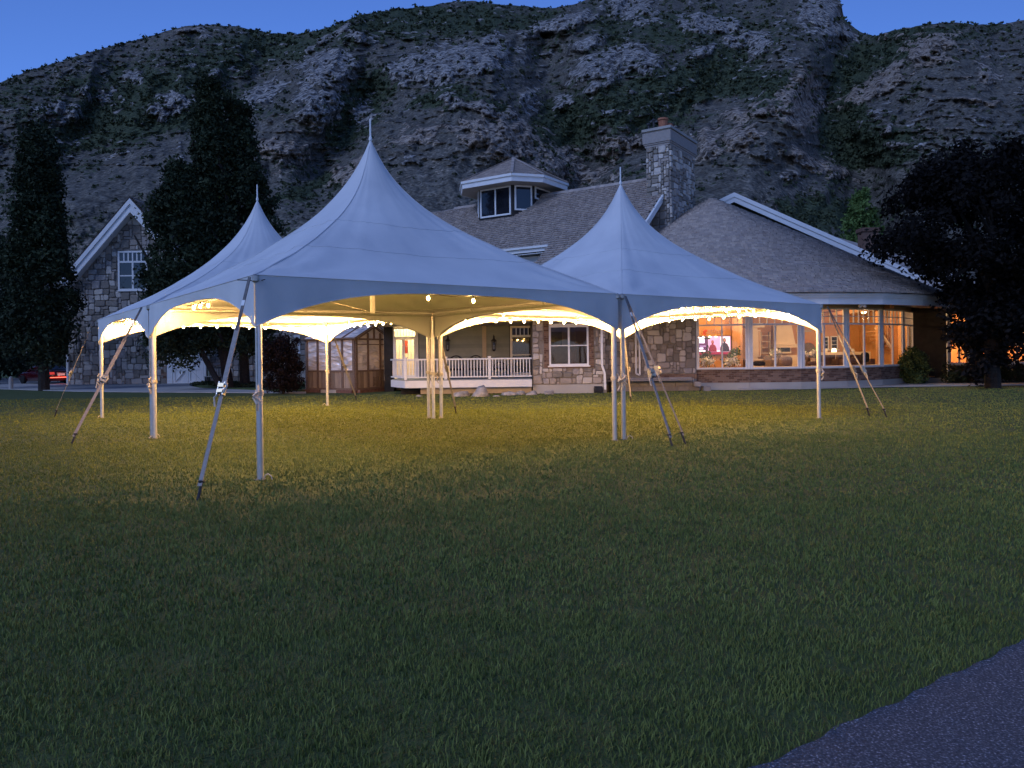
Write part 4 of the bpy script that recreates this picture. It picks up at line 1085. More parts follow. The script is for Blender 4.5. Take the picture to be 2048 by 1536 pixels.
# the word on the wall above it, red g fading to grey
def word(txt, x, z, Y, size, mat, name, shear=.35, ext=.02):
    cu = bpy.data.curves.new(name, 'FONT'); cu.body = txt; cu.size = size; cu.extrude = ext; cu.shear = shear; cu.offset = size * .012
    o = bpy.data.objects.new(name, cu); COL.objects.link(o)
    o.rotation_euler = (PI / 2, 0, 0); o.location = (x, Y, z)
    dg = bpy.context.evaluated_depsgraph_get(); me = bpy.data.meshes.new_from_object(o.evaluated_get(dg))
    bpy.data.objects.remove(o); me.materials.clear(); me.materials.append(mat)
    o = bpy.data.objects.new(name, me); COL.objects.link(o); o.rotation_euler = (PI / 2, 0, 0); o.location = (x, Y, z); WO[name] = V(o.location)
    return o
sg = at(1405, 667.5, YT - .03)
sgo = empty('word_sign', sg, 'script word sign gather in red and rose letters above the television', 'sign')
mr, mg_ = M('sign_red', (.50, .045, .02), rough=.5), M('sign_rose', (.42, .26, .22), rough=.5)
for t_, mm, dx in (('g', mr, 0), ('ather', mg_, .17)):
    o = word(t_, sg.x + dx, sg.z, YT - .03, .36, mm, 'letters'); o.parent = sgo; o.location = V(o.location) - sg
# cabinet, kitchen, arch, windows, stairs
YC = 33.6
c0, c1 = at(1498, 718, YC), at(1524, 655, YC)
cab = MB(); cab.bx(c0.x, c1.x - .2, YC, YC + .5, .45, c1.z); cab.bx(c1.x - .2, c1.x - .04, YC + .08, YC + .5, 1.2, c1.z - .1); cab.bx(c0.x - .06, c1.x + .1, YC - .06, YC + .55, c1.z, c1.z + .14); cab.bx(c0.x - .03, c1.x + .05, YC - .03, YC + .52, c1.z + .14, c1.z + .2); cab.bx(c0.x - .03, c1.x, YC - .04, YC + .5, .45, .62)
cabo = cab.build('tall_cabinet', m_cream); props(cabo, 'tall cream crowned cabinet standing right of the television wall', 'cabinet')
MB().bx(c0.x + .07, c1.x - .27, YC - .02, YC - .002, 1.25, c1.z - .1).build('door', m_cream, cabo); MB().bx(c0.x + .09, c0.x + .11, YC - .04, YC - .02, 1.6, 1.85).build('handle', m_iron, cabo)
MB().bx(c1.x - .13, c1.x - .09, YC + .06, YC + .08, 1.25, c1.z - .15).build('glazing_bar', m_ivoryd, cabo)
YI = 32.4
i0, i1 = at(1496, 733, YI), at(1541, 718, YI)
isl = MB(); isl.bx(i0.x, i1.x, YI, YI + .9, .45, i1.z - .05); isl.bx(i0.x - .04, i1.x + .05, YI - .05, YI + .95, i1.z - .05, i1.z)
props(isl.build('kitchen_counter', m_cream), 'low cream counter in front of the tall cabinet', 'counter')
YK2 = RB - .3
hb = MB(); h0, h1 = at(1545, 690, YK2), at(1583, 663, YK2)
hb.prism([V((h0.x, YK2 - .5, h0.z)), V((h1.x, YK2 - .5, h0.z)), V((h1.x - .1, YK2 - .3, h1.z + .3)), V((h0.x + .1, YK2 - .3, h1.z + .3))], V((0, .5, 0))); hb.bx(h0.x - .08, h1.x + .08, YK2 - .58, YK2, h0.z - .14, h0.z); hb.bx(h0.x - .12, h1.x + .12, YK2 - .62, YK2 + .05, h0.z - .02, h0.z + .04)
props(hb.build('range_hood', m_cream), 'cream plaster range hood with moulded lip on the kitchen wall', 'range hood')
ov = MB(); o0, o1 = at(1558, 707, YK2), at(1581, 691, YK2); ov.bx(o0.x, o1.x, YK2 - .1, YK2, o0.z, o1.z); ovo = ov.build('wall_oven', m_cream); props(ovo, 'cream framed dark glass oven under the range hood', 'oven')
MB().bx(o0.x + .07, o1.x - .07, YK2 - .115, YK2 - .101, o0.z + .08, o1.z - .08).build('oven_glass', m_iron, ovo)
kc = MB(); k0, k1 = at(1522, 722, YK2), at(1590, 710, YK2); kc.bx(k0.x, k1.x, YK2 - .6, YK2, .45, k1.z)
props(kc.build('kitchen_base_unit', m_cream), 'cream base units along the back kitchen wall', 'kitchen unit')
ks = MB(); s0, s1 = at(1521, 707, YK2), at(1536, 672, YK2)
for z in np.linspace(s0.z, s1.z, 4): ks.bx(s0.x, s1.x, YK2 - .25, YK2, z, z + .03)
ks.bx(s0.x - .03, s0.x, YK2 - .25, YK2, s0.z, s1.z + .2); ks.bx(s1.x, s1.x + .03, YK2 - .25, YK2, s0.z, s1.z + .2)
props(ks.build('open_shelf', m_cream), 'open cream shelf rack between cabinet and range hood', 'shelf')
ac = at(1617, 700, RB - .12); ro, ri_ = .52, .37
arc = MB(); pts = [(math.cos(PI * k / 14), math.sin(PI * k / 14)) for k in range(15)]
for k in range(14):
    (ca_, sa_), (cb_, sb_) = pts[k], pts[k + 1]
    arc.prism([ac + V((ca_ * ri_, 0, sa_ * ri_)), ac + V((cb_ * ri_, 0, sb_ * ri_)), ac + V((cb_ * ro, 0, sb_ * ro)), ac + V((ca_ * ro, 0, sa_ * ro))], V((0, .1, 0)))
for sg_ in (-1, 1): arc.bx(ac.x + sg_ * .445 - .075, ac.x + sg_ * .445 + .075, ac.y, ac.y + .1, .45, ac.z)
props(arc.build('arched_niche', M('arch_clay', (.50, .22, .09), (.56, .27, .12), rough=.8), house))
nb = MB(); nb.prism([ac + V((c_ * ri_, .08, s_ * ri_)) for c_, s_ in pts] + [V((ac.x - ri_, ac.y + .08, .45)), V((ac.x + ri_, ac.y + .08, .45))], V((0, .02, 0))); nb.build('niche_back', M('niche_brown', (.16, .11, .08), (.22, .16, .11), rough=.9), house)
MB().bx(ac.x - .25, ac.x + .2, RB - .03, RB - .002, at(1617, 664, RB).z, at(1617, 659, RB).z).build('air_grille', m_soffit, house)
for xa, xb, ya, yb in ((1646, 1657, 699, 673), (1661, 1675, 699, 672), (1724, 1737, 698, 673)):
    a, b_ = at(xa, ya, RB - .06), at(xb, yb, RB - .06); window(house, a, X1, NF, b_.x - a.x, b_.z - a.z, cols=1, rows=3, fw=.05, mw=.02, glass=m_darkglass, name='interior_window', dp=.05)
bl_ = MB(); a, b_ = at(1640, 720, RB - 1.2), at(1752, 703, RB - 1.2); bl_.bx(a.x, b_.x, RB - 1.2, RB - .7, .45, b_.z)
props(bl_.build('sideboard', m_cream), 'long pale sideboard under the inner windows', 'sideboard')
fr2 = MB(); a = at(1692, 692, RB - .04); fr2.bx(a.x - .13, a.x + .13, RB - .05, RB - .01, a.z - .17, a.z + .17); fo = fr2.build('picture_frame', m_ivoryd); props(fo, 'small wooden framed picture over the sideboard', 'picture')
MB().bx(a.x - .08, a.x + .08, RB - .055, RB - .051, a.z - .1, a.z + .1).build('print', m_cream, fo)
YS = 34.2
stair = empty('staircase', at(1770, 735, YS), 'timber staircase with white stringer climbing to the upper left at right end of bay', 'staircase')
s0, s1 = at(1795, 712, YS), at(1752, 655, YS)
sm = MB(); sm.beam(s0, s1, .06, .26, V((0, 1, 0))); sm.build('stringer', m_cream, stair)
sm = MB(); sm.beam(s0 + V((0, 0, .75)), s1 + V((0, 0, .75)), .06, .06, V((0, 1, 0))); sm.build('handrail', m_ivoryd, stair)
for k in range(1, 9):
    q = s0.lerp(s1, k / 9.0); MB().bx(q.x - .02, q.x + .02, YS - .02, YS + .02, q.z + .1, q.z + .74).build('baluster', m_ivoryd, stair)
for k in range(8):
    q = s0.lerp(s1, k / 8.0); MB().bx(q.x - .2, q.x + .14, YS + .05, YS + 1.0, q.z - .05, q.z + .02).build('tread', m_ivoryd, stair)
MB().bx(at(1752, 700, YS - .1).x, at(1758, 700, YS - .1).x, YS - .2, YS - .08, .45, 3.2).build('timber_post', m_ivoryd, house)
MB().bx(at(1786, 700, 33.6).x, at(1797, 700, 33.6).x, 33.6, 33.75, .45, 3.2).build('timber_post', m_ivory, house)
# seating and cushions along the window
YZ = 31.0
def soft(mb, c, sx, sy, sz, n=2):
    v = IV.copy(); v = np.sign(v) * np.abs(v) ** .6; mb.add([V((c[0] + q[0] * sx, c[1] + q[1] * sy, c[2] + q[2] * sz)) for q in v], [tuple(f) for f in IF]); return mb
def sofa(x0, x1, Y, mat, label):
    s_ = empty('sofa', V(((x0 + x1) / 2, Y, .45)), label, 'sofa')
    b_ = MB(); b_.bx(x0, x1, Y, Y + .8, .5, .86); b_.build('seat', mat, s_)
    b_ = MB(); b_.bx(x0, x1, Y + .62, Y + .86, .86, 1.25); b_.build('backrest', mat, s_)
    for x in (x0, x1 - .18): MB().bx(x, x + .18, Y, Y + .8, .86, 1.08).build('armrest', mat, s_)
sofa(at(1690, 730, YZ).x, at(1750, 730, YZ).x, YZ, m_brown, 'dark brown leather sofa in front of the sideboard')
sofa(at(1632, 730, 31.6).x, at(1684, 730, 31.6).x, 31.6, m_brown, 'brown sofa seen behind the right tent pole')
sofa(at(1541, 730, 31.0).x, at(1584, 730, 31.0).x, 31.0, m_grey, 'grey beige armchair with its back to the kitchen')
def cushion(x, y, Y, rx, rz, mat, label, tilt=0):
    c = at(x, y, Y); mb = MB(); soft(mb, c, rx, .12, rz)
    props(mb.build('cushion', mat, smooth=True), label, 'cushion', 'cushions in the window bay')
cushion(1518, 727, 29.6, .25, .10, m_black, 'black bolster cushion in front of the cream counter')
cushion(1572, 722, 30.2, .26, .20, m_grey, 'grey beige square cushion leaning in the window')
cushion(1626, 727, 29.8, .22, .10, m_brown, 'flat dark brown cushion below the arched niche')
cushion(1640, 728, 29.9, .16, .09, m_grey, 'small grey cushion right of the arched niche')
cushion(1730, 715, 30.4, .16, .22, m_black, 'pointed black cushion on the leather sofa')
cushion(1706, 722, 30.3, .22, .14, m_brown, 'dark brown cushion on left end of leather sofa')
bench = MB()
for a, b_ in zip(PHI[1:-2], PHI[2:-1]):
    bench.prism([sp(a, SRAD - .25, .45), sp(b_, SRAD - .25, .45), sp(b_, SRAD - .8, .45), sp(a, SRAD - .8, .45)], Z * .40)
props(bench.build('window_seat', m_cream, house))
def leaves_np(cen, rad, n, size, seed, flat=(1, 1, 1)):
    r = np.random.default_rng(seed)
    cen = np.asarray(cen, float); k = r.integers(0, len(cen), n)
    p = cen[k] + r.normal(0, .42, (n, 3)) * np.asarray(rad, float).reshape(-1, 1)[k if np.ndim(rad) else np.zeros(n, int)] * np.array(flat)
    a = r.normal(size=(n, 3)); a /= np.linalg.norm(a, axis=1)[:, None]; b = np.cross(a, r.normal(size=(n, 3))); b /= np.linalg.norm(b, axis=1)[:, None]
    s = size * r.uniform(.6, 1.35, (n, 1))
    v = np.stack([p - a * s, p + b * s * .55, p + a * s, p - b * s * .55], 1).reshape(-1, 3)
    f = np.arange(n * 4).reshape(-1, 4); ct = r.random(len(cen))
    t = np.clip(.55 * ct[k] + .45 * r.random(n), 0, 1)
    return v, f, t
def houseplant(x, y, Y, label, flower=True, n=90, rad=.16, name='potted_plant', mat=None):
    c = at(x, y, Y); o = empty(name, V((c.x, c.y, c.z - .45)), label, 'plant')
    v, f, t = leaves_np([c, c + V((.1, 0, .05)), c + V((-.1, 0, .0))], [rad] * 3, n, .06, int(x))
    npmesh('foliage', v, f, m_leaf_green, o, tint=t)
    if flower:
        v, f, t = leaves_np([c + V((0, -.16, .05)), c + V((.14, -.14, 0)), c + V((-.14, -.14, -.02))], [rad * .75] * 3, int(n * 1.5), .06, int(x) + 1); npmesh('blossom', v, f, mat or m_flower, o, tint=t)
    MB().lathe(c - Z * .45, [(.08, 0), (.12, .22), (.125, .25), (.10, .25)], 12).build('pot', m_cream, o)
houseplant(1550, 706, 31.2, 'vase of white flowers beside the grey armchair')
houseplant(1606, 710, 31.5, 'small white flowers left of the arched niche', n=50, rad=.1)
houseplant(1626, 706, 31.5, 'white hydrangea bouquet in front of the arched niche', rad=.2)
houseplant(1470, 707, 30.6, 'green leafy plant right of the television', flower=False, n=160, rad=.2)
houseplant(1410, 712, 30.6, 'spiky plant in front of the left half of the television', flower=False, n=120, rad=.2)
fl2 = m_flower
houseplant(1412, 724, 29.4, 'low bed of cream flowers in left corner of window', n=170, rad=.24, name='flower_arrangement')
houseplant(1462, 724, 29.3, 'garland of pale flowers along the sill under the green plant', n=190, rad=.26, name='flower_arrangement')
tri = empty('camera_tripod', V((at(1413, 735, 30.0).x, 30.0, .45)), 'black phone tripod with a bar head in front of the television', 'tripod')
tx = at(1415, 676, 30.0)
MB().bx(tx.x - .13, tx.x + .10, 29.96, 30.04, tx.z - .05, tx.z + .03).build('head', m_iron, tri); MB().tube([V((tx.x, 30, tx.z)), V((tx.x, 30, 1.5))], .014, 6).build('column', m_iron, tri)
for dx, dy in ((.42, .05), (-.3, .1), (.02, .4)): MB().tube([V((tx.x, 30, 1.75)), V((tx.x + dx, 30 + dy, .46))], .013, 6).build('leg', m_iron, tri)
def table_lamp(x, y, Y, label):
    c = at(x, y, Y); o = empty('table_lamp', V((c.x, c.y, c.z - .35)), label, 'lamp')
    MB().lathe(c - Z * .35, [(.07, 0), (.08, .02), (.02, .05), (.045, .14), (.015, .24)], 10).build('stand', m_iron, o)
    MB().lathe(c - Z * .12, [(.13, 0), (.085, .2)], 12).build('shade', EM('lamp_shade_glow', (1, .66, .34), 6), o)
table_lamp(1744, 688, RB - 1.0, 'small lit table lamp at the right end of the sideboard')
table_lamp(1668, 700, RB - 1.0, 'small lit table lamp under the twin inner windows')
for x, y, lb in ((1652, 703, 'left white vase on the sideboard'), (1706, 702, 'right white vase on the sideboard')):
    c = at(x, y, RB - 1.0); props(MB().lathe(c - Z * .08, [(.05, 0), (.09, .08), (.05, .17), (.06, .2)], 10).build('vase', m_flower), lb, 'vase')
m_lampglow = EM('ceiling_lamp', (1.0, .78, .5), 12)
def roomlight(name, p, W, col=(1, .66, .36), r=.12, vis=True):
    L = bpy.data.lights.new(name, 'POINT'); L.energy = W; L.color = col; L.shadow_soft_size = r
    o = bpy.data.objects.new(name, L); o.location = p; COL.objects.link(o)
def ceiling_lamp(p, W, label, col=(1, .62, .30)):
    mb = MB(); mb.lathe(V(p), [(.04, .05), (.09, .03), (.10, 0), (.06, -.03)], 12); o = mb.build('ceiling_light', m_lampglow); props(o, label, 'lamp', 'lit ceiling lights in the window bay')
    roomlight('room_lamp', V(p) - Z * .22, W, col)
ceiling_lamp((at(1511, 642, 31).x, 31.0, 3.1), 100, 'lit ceiling light left of the tall cabinet')
ceiling_lamp((8.3, 30.4, 3.1), 85, 'lit ceiling light in front of the television')
ceiling_lamp((7.9, 29.3, 3.1), 95, 'added ceiling light over the flowers in the window corner by the recessed stone wall')  # extra lamp, added to brighten the flowers on the sill
ceiling_lamp((11.6, 29.9, 3.1), 45, 'lit ceiling light nearest the middle of the window bay')
ceiling_lamp((13.2, 33.2, 3.1), 210, 'lit ceiling light in front of the arched niche')
ceiling_lamp((15.6, 33.2, 3.1), 160, 'lit ceiling light by the staircase')
roomlight('hall_lamp', (-4.4, YB + 1.1, 2.7), 240, (1, .80, .45))
roomlight('bay_room_lamp', (4.6, 30.2, 2.7), 5, (1, .62, .35)); roomlight('bay_room_lamp', (.6, 33.4, 2.7), 16, (1, .6, .3))
roomlight('wing_lamp', (20.5, 34, 2.6), 420, (1, .6, .3)); roomlight('wing_lamp', (24.0, 34, 2.6), 420, (1, .6, .3))

# ------------------------------------------------------------------ left gabled wing with barn doors: a building of its own
YGA = 42.4
pk = at(270, 404, YGA); el = at(133, 566, YGA)
HWG = pk.x - el.x; SLG = (pk.z - el.z) / HWG
gar = empty('gabled_stone_wing', V((pk.x, YGA, 0)), 'gabled stone building with white bargeboards and white barn doors at far left', 'building')
gx0, gx1 = at(137, 700, YGA).x, pk.x + (pk.x - at(137, 700, YGA).x)
wlx0, wlx1 = at(237, 540, YGA).x, at(296, 540, YGA).x; wlz0, wlz1 = at(265, 581, YGA).z, at(265, 502, YGA).z
dxa_, dxb_ = at(347, 740, YGA).x, at(409, 740, YGA).x; dzt = at(380, 707, YGA).z
O = V((0, YGA, 0)); gm = MB()
topz = lambda x: pk.z - .32 - SLG * abs(x - pk.x)
gm.prism([V((gx0, YGA, 0)), V((gx1, YGA, 0)), V((gx1, YGA, topz(gx1))), V((pk.x, YGA, pk.z - .3)), V((gx0, YGA, topz(gx0)))], V((0, .3, 0)))
gm.bx(gx0, gx0 + .3, YGA + .3, 54, 0, topz(gx0)); gm.bx(gx1, -8.8, YGA + .6, YGA + .9, 0, 4.6)
gwall = gm.build('stone_gable', m_mortar, gar)
cnt = stones(gwall, O, X1, NF, [(gx0 + .02, .02), (gx1, .02), (gx1, topz(gx1)), (pk.x, pk.z - .34), (gx0 + .02, topz(gx0))],
       holes=[(wlx0 - .05, wlx1 + .05, wlz0 - .05, wlz1 + .05), (dxa_ - .35, dxb_ + .15, 0, dzt + .1)], cell=(.40, .34), joint=.026, depth=.08, seed=77, mx=290)
brickwork(gwall, O, X1, NF, [(dxa_ - .70, dxa_ - .36, .02, dzt + .1)], bl=.3, bh=.11, depth=.05)
stones(gwall, V((0, YGA + .6, 0)), X1, NF, [(gx1 + .02, .02), (-8.8, .02), (-8.8, 4.5), (gx1 + .02, 4.5)], cell=(.40, .34), joint=.026, depth=.08, seed=78, mx=0)
gb = MB(); gr2 = MB()
for sg in (-1, 1):
    e = V((pk.x + sg * HWG, 0, el.z)); q = V((pk.x, 0, pk.z))
    d = (e - q).normalized(); nn = V((-d.z * -sg * -1, 0, d.x * sg * 1)); nn = V((-d.z, 0, d.x)); nn = nn if nn.z > 0 else -nn
    ofs = lambda y: V((0, y, 0))
    for (y0, y1, n0, n1) in ((YGA - .55, YGA - .49, -.42, .0), (YGA - .61, YGA - .55, -.14, .06), (YGA - .58, YGA - .552, -.44, -.36)):
        gb.prism([q + Z * (n0 / nn.z) + ofs(y0), e + nn * n0 + ofs(y0), e + nn * n1 + ofs(y0), q + Z * (n1 / nn.z) + ofs(y0)], V((0, y1 - y0, 0)))
    gb.prism([q + Z * (-.44 / nn.z) + ofs(YGA - .49), e + nn * -.44 + ofs(YGA - .49), e + nn * -.40 + ofs(YGA - .49), q + Z * (-.40 / nn.z) + ofs(YGA - .49)], V((0, .49, 0)))
    gr2.prism([q + Z * (.07 / nn.z) + ofs(YGA - .6), e + nn * .07 + d * .1 + ofs(YGA - .6), e + nn * .14 + d * .1 + ofs(YGA - .6), q + Z * (.14 / nn.z) + ofs(YGA - .6)], V((0, 12, 0)))
gb.build('bargeboard', m_white, gar); gro = gr2.build('roof', m_roofbase, gar)
d = (V((pk.x + HWG, 0, el.z)) - V((pk.x, 0, pk.z))); LD = d.length; d = d / LD; nn = V((-d.z, 0, d.x))
shingle_plane(gro, 'shingle', V((pk.x, YGA - .62, pk.z)) + nn * .15 + d * LD, V((0, 1, 0)), -d, nn, lambda s, t: 0 <= s < 6 and t < LD, 0, 6, 0, LD, seed=6, wid=.26)
window(gar, V((wlx0, YGA - .03, wlz0)), X1, NF, wlx1 - wlx0, wlz1 - wlz0, cols=2, rows=2, fw=.10, mw=.07, transom=.62, tgrid=(6, 1), name='window')
bd = MB(); bd.bx(dxa_ - .33, dxa_ - .02, YGA - .10, YGA - .002, 0, dzt); bd.bx(dxa_ - .34, dxb_ + .12, YGA - .12, YGA - .002, dzt, dzt + .1); bd.bx(dxb_, dxb_ + .12, YGA - .10, YGA - .002, 0, dzt)
bdo = bd.build('barn_door_frame', m_white, gar)
wd = (dxb_ - dxa_) / 2
for k in range(2):
    a = dxa_ + k * wd; d2 = MB(); d2.bx(a + .01, a + wd - .01, YGA - .07, YGA - .02, .02, dzt - .01); dl = d2.build('barn_door', m_white, bdo)
    d2 = MB()
    d2.bx(a + .01, a + .12, YGA - .10, YGA - .072, .02, dzt - .01); d2.bx(a + wd - .12, a + wd - .01, YGA - .10, YGA - .072, .02, dzt - .01)
    for z in (.09, dzt * .5, dzt - .08): d2.bx(a + .12, a + wd - .12, YGA - .098, YGA - .072, z - .07, z + .07)
    for s0, s1, z0, z1 in ((0, 1, .15, dzt * .46), (1, 0, dzt * .54, dzt - .15)) if k == 0 else ((1, 0, .15, dzt * .46), (0, 1, dzt * .54, dzt - .15)):
        xx = lambda s: a + .14 + s * (wd - .28); d2.beam((xx(s0), YGA - .086, z0), (xx(s1), YGA - .086, z1), .026, .10, V((0, 1, 0)))
    d2.build('brace', m_white, dl)
    dg_ = MB()
    for s in (.13, wd / 2, wd - .13): dg_.bx(a + s - .006, a + s + .006, YGA - .0725, YGA - .0705, .05, dzt - .05)
    dg_.build('groove', m_soffit, dl)
lantern(gar, at(165, 692, YGA), s=1.9); lantern(gar, at(281, 690, YGA), s=1.6)
gs = MB(); a_ = at(135, 700, YGA - .12); gs.bx(a_.x - .05, a_.x + .06, YGA - .18, YGA - .07, 0, at(135, 708, YGA).z); gs.build('downspout', m_white, gar)
gs = MB(); a_ = at(487, 700, YGA + .5); gs.bx(a_.x - .10, a_.x + .10, YGA + .4, YGA + .52, 0, 3); gs.build('downspout', m_white, gar)
wv = at(585, 688, YGA + .6); window(gar, V((wv.x - .35, YGA + .57, wv.z - .5)), X1, NF, .8, 1.0, cols=1, rows=1, fw=.1, glass=m_cream, name='small_window')
# bench by the barn doors
bn = empty('garden_bench', V((at(428, 765, 42).x, 41.6, 0)), 'small pale wrought bench beside the white barn doors', 'bench')
bx_ = at(410, 765, 41.6).x; bx2 = at(438, 765, 41.6).x
for y in (41.45, 41.62, 41.79): MB().bx(bx_, bx2, y, y + .13, .40, .44).build('seat_slat', m_conc, bn)
MB().bx(bx_, bx2, 41.95, 41.99, .86, .93).build('back_rail', m_iron, bn)
for x in np.linspace(bx_ + .05, bx2 - .09, 6): MB().bx(x, x + .04, 41.95, 41.98, .44, .86).build('back_slat', m_conc, bn)
for x in (bx_ + .03, bx2 - .09):
    for y in (41.47, 41.9): MB().bx(x, x + .06, y, y + .06, 0.02, .40).build('leg', m_iron, bn)

# ------------------------------------------------------------------ greenhouse
GC = V((gr(711, 786).x, gr(711, 786).y, 0)); GL_, GW_ = V((-.87, .49, 0)).normalized(), V((.49, .87, 0)).normalized()
LL, LW = 2.62, 2.28
gh = empty('greenhouse', GC + GL_ * (LL / 2) + GW_ * (LW / 2), 'small cedar greenhouse with wavy translucent panels by the porch', 'greenhouse')
ZB, ZS_, ZP = .10, .86, 2.13
m_poly, n, l, p = nt('polycarbonate')
p.inputs['Base Color'].default_value = (.72, .64, .58, 1); p.inputs['Roughness'].default_value = .14; p.inputs['Specular IOR Level'].default_value = .8  # warm base colour carries the tent lights' reflection in the panels
wv = n.new('ShaderNodeTexNoise'); wv.inputs['Scale'].default_value = 1.6; wv.inputs['Detail'].default_value = 2
g_ = n.new('ShaderNodeNewGeometry'); mp = n.new('ShaderNodeMapping'); mp.inputs['Scale'].default_value = (.8, .8, 2.2)
l.new(g_.outputs['Position'], mp.inputs[0]); l.new(mp.outputs[0], wv.inputs['Vector'])
bm_ = n.new('ShaderNodeBump'); bm_.inputs['Strength'].default_value = .75; bm_.inputs['Distance'].default_value = .5
l.new(wv.outputs['Fac'], bm_.inputs['Height']); l.new(bm_.outputs[0], p.inputs['Normal'])
def gwallf(O, U, N, L, bays, gable):
    fb = MB(); posts_ = [0] + [L * k / bays for k in range(1, bays)] + [L]
    for i, s in enumerate(posts_):
        w = .06 if i in (0, len(posts_) - 1) else .045
        top = ZP
        if gable: top = ZP + .42 * (1 - abs(s - L / 2) / (L / 2)) * .9
        fb.box(O + U * min(max(s, w), L - w) + Z * ((ZB + top) / 2) + N * .01, U * w, Z * ((top - ZB) / 2), N * .03)
    for z in (ZB + .05, ZS_, ZP): fb.box(O + U * (L / 2) + Z * z + N * .012, U * (L / 2), Z * .035, N * .034)
    if gable:
        fb.box(O + U * (L / 2) + Z * 1.92 + N * .008, U * (L / 2), Z * .018, N * .026)
        for sg in (0, 1):
            fb.beam(O + U * (L * sg) + Z * (ZP - .02) + N * .05, O + U * (L / 2) + Z * (ZP + .52) + N * .05, .07, .09, N)
        fb.box(O + U * (L / 2) + Z * (ZP + .24) + N * .02, U * .04, Z * .24, N * .03)
    fo = fb.build('wall_frame', m_cedar_d, gh)
    for k in range(bays):
        a, b_ = posts_[k] + .05, posts_[k + 1] - .05
        MB().box(O + U * ((a + b_) / 2) + Z * ((ZS_ + ZP) / 2), U * ((b_ - a) / 2), Z * ((ZP - ZS_) / 2 - .035), N * .005).build('glazing_panel', m_poly, fo)
        nbd = max(2, round((b_ - a) / .115)); w = (b_ - a) / nbd
        for j in range(nbd):
            mb = MB(); mb.box(O + U * (a + (j + .5) * w) + Z * ((ZB + .085 + ZS_ - .035) / 2) + N * R_.uniform(-.004, .004), U * (w / 2 - .004), Z * ((ZS_ - ZB - .12) / 2), N * .012); mb.build('board', m_cedar, fo)
    if gable:
        MB().prism([O + U * .1 + Z * (ZP + .03), O + U * (L - .1) + Z * (ZP + .03), O + U * (L / 2) + Z * (ZP + .47)], -N * .008).build('gable_panel', m_poly, fo)
        v_ = MB(); q = O + U * (L * .53) + Z * .42 + N * .02
        for k in range(6): v_.box(q + Z * (k * .055 - .14), U * .11, Z * .014, N * .02)
        v_.box(q + U * .13, U * .02, Z * .19, N * .022); v_.box(q - U * .13, U * .02, Z * .19, N * .022); v_.build('louvre_vent', m_cedar_d, fo)
NGL = V((-GW_.x, -GW_.y, 0)); NGW = V((-GL_.x, -GL_.y, 0))
gwallf(GC, GL_, NGL, LL, 4, False); gwallf(GC, GW_, NGW, LW, 3, True)
gwallf(GC + GW_ * LW, GL_, -NGL, LL, 4, False); gwallf(GC + GL_ * LL, GW_, -NGW, LW, 3, True)
for sg in (0, 1):
    e0 = GC + GW_ * (LW * sg + (.12 if sg else -.12)) - GL_ * .12 + Z * (ZP + .0); r0 = GC + GW_ * (LW / 2) - GL_ * .12 + Z * (ZP + .57)
    MB().prism([e0, r0, r0 + GL_ * (LL + .24), e0 + GL_ * (LL + .24)], Z * .02).build('roof_panel', m_poly, gh)
    rfb = MB()
    for k in range(5): rfb.beam(e0 + Z * .035 + GL_ * (LL + .2) * (k / 4 + .006), r0 + Z * .035 + GL_ * (LL + .2) * (k / 4 + .006), .05, .04)
    rfb.beam(e0 + Z * .03, e0 + GL_ * (LL + .24) + Z * .03, .06, .05); rfb.build('rafter', m_cedar_d, gh)
rfb = MB(); rfb.beam(r0 + Z * .05 - GL_ * .05, r0 + GL_ * (LL + .26) + Z * .05, .10, .07); rfb.build('ridge_board', m_cedar_d, gh)
slb = MB(); slb.prism([GC - GL_ * .1 - GW_ * .1, GC + GL_ * (LL + .1) - GW_ * .1, GC + GL_ * (LL + .1) + GW_ * (LW + .1), GC - GL_ * .1 + GW_ * (LW + .1)], Z * .1); slb.build('timber_base', m_sleeper, gh)
for k, (a, b_) in enumerate(((0, .3), (.31, .62), (.64, 1.0))):
    q0, q1 = GC - GW_ * .17 + GL_ * LL * a, GC - GW_ * .17 + GL_ * LL * b_
    MB().beam(q0 + Z * .06, q1 + Z * .06, .12, .12).build('sleeper', m_sleeper if k != 1 else m_soffit, gh)
MB().beam(GC - GL_ * .17 + Z * .06, GC - GL_ * .17 + GW_ * LW + Z * .06, .12, .13).build('sleeper', m_sleeper, gh)
MB().beam(GC - GL_ * .17 + GW_ * (LW + .05) + Z * .05, GC - GL_ * .6 + GW_ * (LW + .6) + Z * .05, .14, .12).build('sleeper', m_soffit, gh)

# ------------------------------------------------------------------ red car behind the left corner
SCAR = .80
CB = V((at(101, 760, 44.0).x, 43.8, 0)); CA = V((-.85, .53, 0)).normalized(); CS = V((.53, .85, 0)).normalized()   # rear left corner, forward, right
m_red, n, l, p = nt('red_paint'); p.inputs['Base Color'].default_value = (.045, .003, .005, 1); p.inputs['Roughness'].default_value = .22; p.inputs['Coat Weight'].default_value = .6
m_tyre = M('tyre', (.012, .012, .012), rough=.9)
car = empty('parked_car', CB + CA * 1.8 + CS * .7, 'dark red sedan parked beyond the drive with lit tail lights', 'car')
def cp(f, s, z): return CB + CA * (f * SCAR) + CS * (s * SCAR) + Z * (z * SCAR + .03)
def loft(mb, secs):
    n_ = len(secs[0]); vs = sum(secs, []); fs = [(i * n_ + k, i * n_ + (k + 1) % n_, (i + 1) * n_ + (k + 1) % n_, (i + 1) * n_ + k) for i in range(len(secs) - 1) for k in range(n_)]
    fs += [tuple(range(n_))[::-1], tuple((len(secs) - 1) * n_ + k for k in range(n_))]; return mb.add(vs, fs)
W = 1.78
